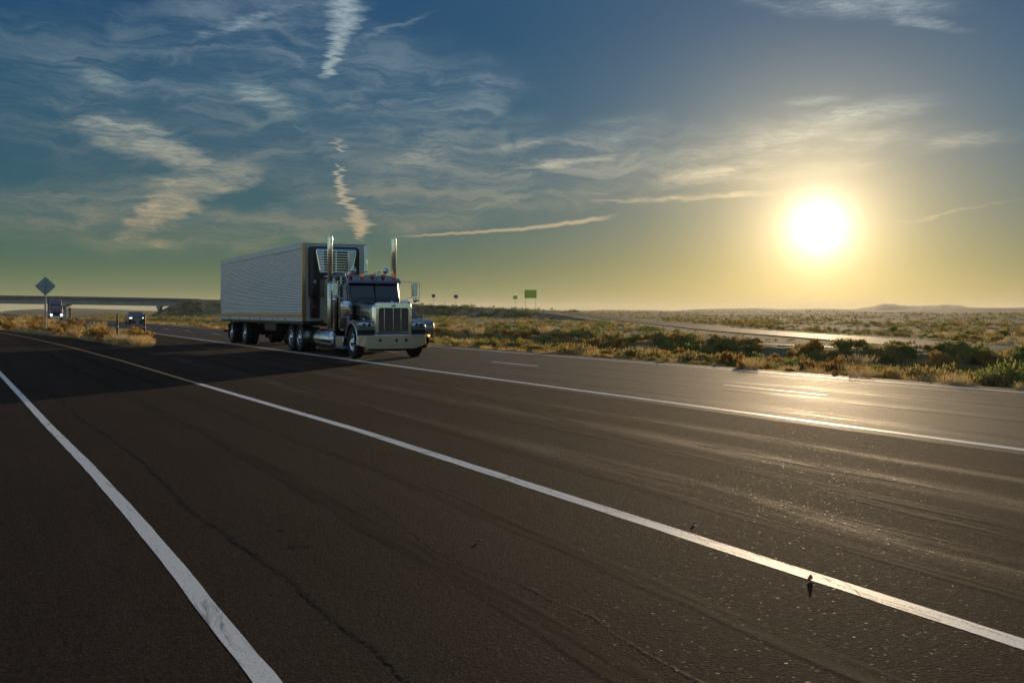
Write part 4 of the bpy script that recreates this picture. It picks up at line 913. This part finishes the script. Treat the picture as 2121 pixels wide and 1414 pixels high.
m = MB(); m.tube([(-.96,2.0,2.58), (-.99,2.02,2.80), (-1.0,2.04,3.05)], [.006,.005,.003], 6); m.build('antenna', black, T)
# sleeper
m = MB(); m.loft([rr_ring(3.03, .98, .90, 2.80, .16, .05), rr_ring(3.08, 1.03, .88, 2.86, .20, .05), rr_ring(4.86, 1.03, .88, 2.86, .20, .05), rr_ring(4.93, 1.0, .90, 2.83, .18, .05)])
sl = m.build('sleeper', paint, T)
for s in (-1, 1):
    m = MB(); m.box(*sorted((1.031*s, 1.042*s)), 3.1, 4.84, .93, 1.0); m.build('sleeper_trim', chrome, sl)
    m = MB(); m.box(*sorted((1.031*s, 1.040*s)), 3.45, 4.3, 1.12, 1.75); m.build('luggage_door', paint, sl, bevel=.01)
# quarter fenders at the drive wheels
for s in (-1, 1):
    pts = arch(.60, 78, 195, 16, 7.0, .52); rings = [[(1.22*s, y, z), (.62*s, y, z), (.62*s, y+.0+.012*math.cos(R(90)), z+.02), (1.22*s, y, z+.02)] for y, z in pts]
    m = MB(); m.loft(rings); m.build('quarter_fender', polished, T, ang=60)
    m = MB(); m.box(*sorted((.62*s, 1.22*s)), 8.88, 8.90, .25, .95); m.build('mud_flap', rubber, T)
    m = MB(); m.lathe([(.17, -.28), (.19, -.26), (.19, .26), (.17, .28)], (.70*s, 5.75, .72), 'y', 24); m.build('air_tank', polished, T)

# ---------------- refrigerated trailer
LY, LL = 37.06, 15.08
Q = empty('refrigerated_trailer', (TX-.02, LY, 0)); tag(Q, 'long silver ribbed refrigerated trailer coupled behind the dark truck', 'trailer')
HW, ZB, ZT = 1.265, 1.18, 4.12
for s in (-1, 1):
    m = MB(); prof = []; nr = 40; z0, z1 = 1.47, 3.93; p = (z1-z0)/nr
    for k in range(nr):
        z = z0+k*p; prof += [(HW-.010, z), (HW+.003, z+p*.14), (HW+.0035, z+p*.45), (HW+.003, z+p*.72), (HW-.010, z+p*.84)]
    prof += [(HW-.006, z1)]
    ny = 12; V = []; F = []
    for j in range(ny+1):
        y = .06+(LL-.12)*j/ny; wv = .004*math.sin(j*1.7)
        V += [((x+wv)*s, y, z) for x, z in prof]
    npf = len(prof); F = [(j*npf+i, j*npf+i+1, (j+1)*npf+i+1, (j+1)*npf+i) for j in range(ny) for i in range(npf-1)]
    sp_ = MB(); sp_.v = V; sp_.f = F; sp = sp_.build('side_panel', stainless, Q, ang=60)
    m = MB(); m.box(*sorted((HW-.02, HW+.022)) if s > 0 else sorted((-HW+.02, -HW-.022)), .0, LL, 3.93, ZT); m.build('top_rail', white_rail, Q, bevel=.008)
    m = MB(); m.box(*sorted(((HW-.02)*s, (HW+.018)*s)), .0, LL, 1.335, 1.47); m.build('wear_band', copper_rail, Q, bevel=.004)
    m = MB(); m.box(*sorted(((HW-.04)*s, (HW+.030)*s)), .0, LL, ZB-.02, 1.333); rl = m.build('bottom_rail', white_rail, Q, bevel=.006)
    m = MB()
    for k in range(60): y = .2+k*(LL-.4)/59; m.lathe([(.018, 0), (.018, .008*s), (.008, .014*s)], ((HW+.018)*s, y, 1.365), 'x', 6)
    for k in range(58): y = .2+k*(LL-.4)/57; m.lathe([(.02, 0), (.02, .010*s)], ((HW+.030)*s, y, 1.305), 'x', 6)
    m.build('rivet_row', black, rl)
    for k in range(8): y = .35+k*(LL-.7)/7; m = MB(); m.lathe([(.035, 0), (.035, .014*s), (.02, .026*s)], ((HW+.030)*s, y, 1.225), 'x', 12); m.build('marker_light', red_lens if k == 7 else amber if k in (0,) else black, rl)
    m = MB(); m.box(*sorted(((HW-.12)*s, (HW+.028)*s)), -.03, .10, ZB, 4.10); m.build('corner_post', copper_rail if s < 0 else polished, Q, bevel=.012)
    m = MB(); m.box(*sorted(((HW-.10)*s, (HW+.020)*s)), LL-.02, LL+.05, ZB, 4.10); m.build('rear_post', polished, Q, bevel=.01)
MB().box(-HW-.004, HW+.004, .0, LL, ZT+.002, ZT+.022).build('roof', white_metal, Q, bevel=.01)
MB().box(-HW+.12, HW-.12, .0, .05, ZB, 4.11).build('front_wall', white_metal, Q)
m = MB()
for x0, x1 in ((-HW+.1, -.012), (.012, HW-.1)): m.box(x0, x1, LL+.0, LL+.04, ZB, 4.08)
m.build('rear_door', white_metal, Q, bevel=.01)
MB().box(-HW+.03, HW-.03, .01, LL-.02, ZB-.12, ZB-.022).build('floor', black, Q)
m = MB(); m.box(-.55, -.40, 8.2, LL-.1, .78, ZB-.12); m.box(.40, .55, 8.2, LL-.1, .78, ZB-.12)
for y in (9.82, 12.66): m.tube([(-.9, y, .52), (.9, y, .52)], .07, 12); m.box(-.62, .62, y-.30, y-.22, .5, .8)
m.build('slider_frame', black, Q)
m = MB(); m.box(-.5, .5, .3, 1.6, ZB-.2, ZB-.121); m.build('coupler_plate', black, Q)
for s in (-1, 1):
    for y in (9.82, 12.66): wheel(Q, 1.12*s, y, s, w=.26, dish=.13, hub_out=.16); wheel(Q, .80*s, y, s, w=.26, bolts=False, rim_mat=black)
    m = MB(); m.box(*sorted((.72*s, .86*s)), 2.6, 2.76, .50, ZB-.12); m.box(*sorted((.66*s, .92*s)), 2.55, 2.81, .42, .50); m.tube([(.79*s, 2.76, .62), (.55*s, 3.3, 1.04)], .03, 8); m.build('landing_gear', galv, Q)
    m = MB(); m.box(*sorted((.62*s, 1.22*s)), 13.5, 13.52, .22, .95); m.build('mud_flap', rubber, Q)
m = MB(); m.box(-1.15, 1.15, LL-.1, LL, .50, .60); m.box(-.8, -.7, LL-.08, LL-.02, .6, ZB-.12); m.box(.7, .8, LL-.08, LL-.02, .6, ZB-.12); m.build('underride_guard', black, Q)
m = MB(); m.box(-.95, .95, 5.2, 7.2, .72, ZB-.12); m.build('pallet_rack', black, Q, bevel=.02)
# cooling unit on the trailer's nose
m = MB(); m.loft([rr_ring(-.001, .95, 2.05, 4.02, .12, .1, 4, -.10), rr_ring(-.40, .94, 2.08, 4.0, .14, .1, 4, -.10), rr_ring(-.50, .90, 2.2, 3.92, .16, .1, 4, -.10)]); ru = m.build('cooling_unit', black, Q)
def trap(y, g, z0=2.98, z1=3.90, w0=.66, w1=.80, cx=-.12, r=.08):
    # rounded trapezoid: wide on top
    pts = []
    for (sx, z, w_, a0) in ((-1, z0, w0, 180), (1, z0, w0, 270), (1, z1, w1, 0), (-1, z1, w1, 90)):
        rr_ = max(r+g*.3, .02); ox = cx+sx*(w_+g-rr_); oz = z+(g-rr_ if z == z1 else -g+rr_)
        for k in range(5): a = R(a0+90*k/4); pts.append((ox+rr_*math.cos(a), y, oz+rr_*math.sin(a)))
    return pts
m = MB(); m.loft([trap(-.50, 0), trap(-.545, -.005), trap(-.55, -.05), trap(-.52, -.055)], cap=False); gf = m.build('unit_grille', chrome, ru, ang=50)
MB().loft([trap(-.503, -.03), trap(-.510, -.03)]).build('grille_cavity', black, gf)
for k in range(9):
    z = 3.04+k*.096; w_ = .66+.14*(z-2.98)/.92-.045; m = MB(); m.box(-.12-w_, -.12+w_, -.548, -.520, z, z+.030); m.build('louvre', chrome, gf, bevel=.006)
for x in (-.62, -.12, .36): m = MB(); w0_ = .0; m.box(x-.02, x+.02, -.518, -.512, 3.02, 3.86); m.build('grille_stay', polished, gf)
for s in (-1, 1): m = MB(); m.prism([(-.12+s*.46, 3.03), (-.12+s*.61, 3.03), (-.12+s*.74, 3.86), (-.12+s*.50, 3.86)], 'y', -.535, -.53); m.build('side_shroud', white_rail, gf)
m = MB(); m.box(-1.0, .75, -.30, -.001, 1.30, 2.02); m.build('unit_base', black, ru, bevel=.03)
m = MB(); m.box(-.98, -.90, -.52, -.50, 2.6, 2.72); m.build('warning_decal', white_sign, ru)
for x in (-.92, -.62): m = MB(); m.lathe([(.05, 0), (.05, -.03), (.03, -.05)], (x, -.30, 1.72), 'y', 14); m.build('air_coupling', red_lens, ru)
m = MB()
for x, c_ in ((-.35, 0), (-.22, 1), (-.1, 2)): m.tube([(x, -.30, 1.62), (x-.1, -.7, 1.3), (x+.05, -1.0, 1.25), (x+.05, -1.25, 1.55)], .014, 8)
m.build('air_hose', black, Q)

# ---------------- other traffic
def car(name, label, x, y, z0, wid, Lg, prof_low, prof_top, body, whl_r, axles, rz=0., lit=True, hood_z=.95, grille_z=(.45,.78), glassh=(.98,1.55), bumper_mat=None, lampz=.74, lampw=.36):
    o = empty(name, (x, y, z0), rz); tag(o, label, 'car' if name != 'pickup_truck' else 'pickup truck')
    hw = wid/2
    m = MB(); rings = []
    for f, ins in ((-1, .07), (-.93, .0), (.93, .0), (1, .07)):
        cy = Lg/2; rings.append([(f*hw, cy+(py-cy)*(1-ins*.3), pz*(1-ins*.15)) for py, pz in prof_low])
    m.loft(rings); bd = m.build('body', body, o, bevel=.045, seg=3)
    m = MB(); m.loft([[(-hw*.93+ (pz-prof_top[0][1])*.20, py, pz) for py, pz in prof_top], [(hw*.93-(pz-prof_top[0][1])*.20, py, pz) for py, pz in prof_top]]); cb = m.build('cabin', body, o, bevel=.05, seg=3)
    a, b_ = Vector((0,)+tuple(prof_top[0])), Vector((0,)+tuple(prof_top[1])); d = b_-a; nn = Vector((0, -d.z, d.y)).normalized()*.012
    def wq(x, f): return Vector((x*(1-.10*f), 0, 0))+a+d*f+nn
    q = [wq(-hw*.84, .10), wq(hw*.84, .10), wq(hw*.80, .90), wq(-hw*.80, .90)]
    m = MB(); m.loft([q, [v+nn*.4 for v in q]]); m.build('windshield', glass, cb)
    n_ = len(prof_top); ty0 = prof_top[1][0]+.05; ty1 = prof_top[2][0]-.10; zt_ = prof_top[1][1]-.09; zb_ = prof_top[0][1]+.05
    for s in (-1, 1):
        m = MB(); xb = hw*.93-.01; xt = hw*.93-(zt_-prof_top[0][1])*.20
        pl = [(prof_top[0][0]+.25, zb_), (ty0+.1, zt_), (ty1, zt_), (ty1+.1, zb_)]
        xs_ = lambda z: (hw*.93-(z-prof_top[0][1])*.20+.004)*s
        m.loft([[(xs_(pz), py, pz) for py, pz in pl], [(xs_(pz)+.008*s, py, pz) for py, pz in pl]]); m.build('side_window', glass, cb)
        m = MB(); m.ellipsoid(((hw+.10)*s, prof_top[0][0]+.35, prof_top[0][1]+.12), (.11, .06, .08), 14, 8); m.build('wing_mirror', body, o)
        for ay in axles: wheel(o, (hw-.12)*s, ay, s, r=whl_r, w=.22, rim_r=whl_r*.62, bolts=False)
        m = MB(); m.loft([rr_ring(-.02+.03, lampw*.5, lampz-.07, lampz+.07, .05, .05, 4, (hw-.06-lampw*.5)*s), rr_ring(.14, lampw*.52, lampz-.08, lampz+.08, .05, .05, 4, (hw-.04-lampw*.5)*s)]); hl_ = m.build('headlight', headlight_on if lit is True else lens, o)
        if lit == 'amber' or lit is True:
            m = MB(); m.ellipsoid(((hw-.02)*s, .14, lampz+.0), (.035, .10, .06), 12, 8); m.build('turn_lamp', amber_on if (lit == 'amber' and s > 0) else amber, hl_)
    m = MB(); m.loft([rr_ring(-.015, hw*.48, grille_z[0], grille_z[1], .05, .05, 4), rr_ring(.10, hw*.52, grille_z[0]-.02, grille_z[1]+.02, .05, .05, 4)]); gr = m.build('grille', black, o)
    m = MB()
    for k in range(3): z = grille_z[0]+.05+k*(grille_z[1]-grille_z[0]-.1)/2.; m.box(-hw*.44, hw*.44, -.028, -.016, z-.012, z+.012)
    m.build('grille_bar', chrome, gr)
    bz = grille_z[0]-.05; m = MB(); m.loft([[(xx, yy, bz-.16), (xx, yy-.03, bz-.02), (xx, yy+.12, bz), (xx, yy+.12, bz-.16)] for xx, yy in ((-hw, .10), (-hw*.85, -.02), (0, -.07), (hw*.85, -.02), (hw, .10))]); bm_ = m.build('bumper', bumper_mat or body, o, ang=50)
    m = MB(); m.box(-.15, .15, -.10, -.088, bz-.14, bz-.02); m.build('number_plate', white_sign, bm_)
    for s in (-1, 1): m = MB(); m.lathe([(.05, 0), (.05, -.03), (.03, -.04)], (hw*.70*s, -.03, bz-.09), 'y', 12); m.build('fog_lamp', amber_on if (lit == 'amber' and s > 0) else lens, bm_)
    return o
suv_low = [(.05,.32), (.0,.72), (.08,.93), (1.15,1.03), (4.45,1.06), (4.6,.85), (4.6,.34), (4.2,.26), (.5,.26)]
suv_top = [(1.02,1.0), (1.95,1.50), (3.7,1.52), (4.5,1.05)]
car('passenger_car', 'small dark grey car with bright bluish headlights coming down the far lane', 15.35, 124.6, 0., 1.86, 4.6, suv_low, suv_top, car_paint, .35, (.85, 3.70), lit=True, lampz=.74, grille_z=(.40,.72), lampw=.28)
pk_low = [(.06,.45), (.0,.82), (.06,1.08), (.30,1.17), (1.55,1.25), (5.7,1.27), (5.8,1.0), (5.8,.55), (5.2,.42), (.6,.42)]
pk_top = [(1.45,1.22), (2.15,1.86), (4.0,1.88), (4.2,1.25)]
car('pickup_truck', 'pickup with a lit amber corner lamp mostly hidden beside the dark truck', 15.45, 38.3, 0., 1.98, 5.8, pk_low, pk_top, silver_paint, .40, (1.0, 4.6), lit='amber', grille_z=(.68,1.02), lampz=.90, bumper_mat=chrome, lampw=.34)

# distant semi
D = empty('semi_tractor', (11.55, 216.5, float(road_z(216.5)))); tag(D, 'distant dark blue semi tractor with tall roof fairing and lit headlights below the bridge', 'truck')
m = MB(); m.loft([rr_ring(.02, .95, .55, 1.55, .12, .05), rr_ring(.5, 1.05, .5, 1.75, .15, .05), rr_ring(1.6, 1.12, .5, 1.95, .15, .05)]); m.build('hood', blue_paint, D)
m = MB(); m.prism([(1.5,.6), (1.5,1.95), (2.1,2.85), (4.6,2.9), (4.6,.6)], 'x', -1.18, 1.18); dc = m.build('cab', blue_paint, D, bevel=.08)
m = MB(); m.loft([[(-1.0,1.56,2.02), (1.0,1.56,2.02), (.98,2.02,2.74), (-.98,2.02,2.74)], [(-1.0,1.54,2.03), (1.0,1.54,2.03), (.98,2.0,2.75), (-.98,2.0,2.75)]]); m.build('windshield', glass, dc)
m = MB(); m.loft([[(-1.1,1.95,2.9), (1.1,1.95,2.9), (1.1,4.5,2.9), (-1.1,4.5,2.9)], [(-1.08,2.3,3.4), (1.08,2.3,3.4), (1.1,4.5,3.4), (-1.1,4.5,3.4)], [(-1.0,3.0,3.95), (1.0,3.0,3.95), (1.05,4.5,4.0), (-1.05,4.5,4.0)]]); m.build('roof_fairing', blue_paint, D, bevel=.08)
m = MB(); m.box(-.55, .55, -.03, .02, .75, 1.45); m.build('grille', black, D, bevel=.03); m = MB(); m.box(-1.15, 1.15, -.12, .10, .32, .60); m.build('bumper', polished, D, bevel=.04)
for s in (-1, 1):
    m = MB(); m.loft([rr_ring(-.03, .16, .80, 1.0, .06, .06, 4, .88*s), rr_ring(.15, .20, .78, 1.02, .06, .06, 4, .90*s)]); m.build('headlight', headlight_on, D)
    wheel(D, 1.02*s, 1.2, s, bolts=False); wheel(D, 1.05*s, 5.6, s, bolts=False)
    m = MB(); m.box(*sorted((1.3*s, 1.5*s)), 1.55, 1.70, 1.9, 2.6); m.tube([(1.15*s,1.7,2.5), (1.4*s,1.65,2.5)], .02, 6); m.build('mirror', black, D)
m = MB(); m.box(-.45, .45, .3, 6.6, .6, .95); m.build('frame', black, D)
E_ = empty('box_trailer', (11.5, 221.8, float(road_z(222)))); tag(E_, 'distant dark box trailer behind the blue semi tractor', 'trailer')
m = MB(); m.box(-1.28, 1.28, 0, 15.5, 1.2, 4.05); m.build('box', car_paint, E_, bevel=.04)
m = MB(); m.box(-1.30, 1.30, 0, 15.5, 1.1, 1.197); m.build('bottom_rail', polished, E_)
for s in (-1, 1):
    for y in (12.4, 13.7): wheel(E_, 1.1*s, y, s, bolts=False)
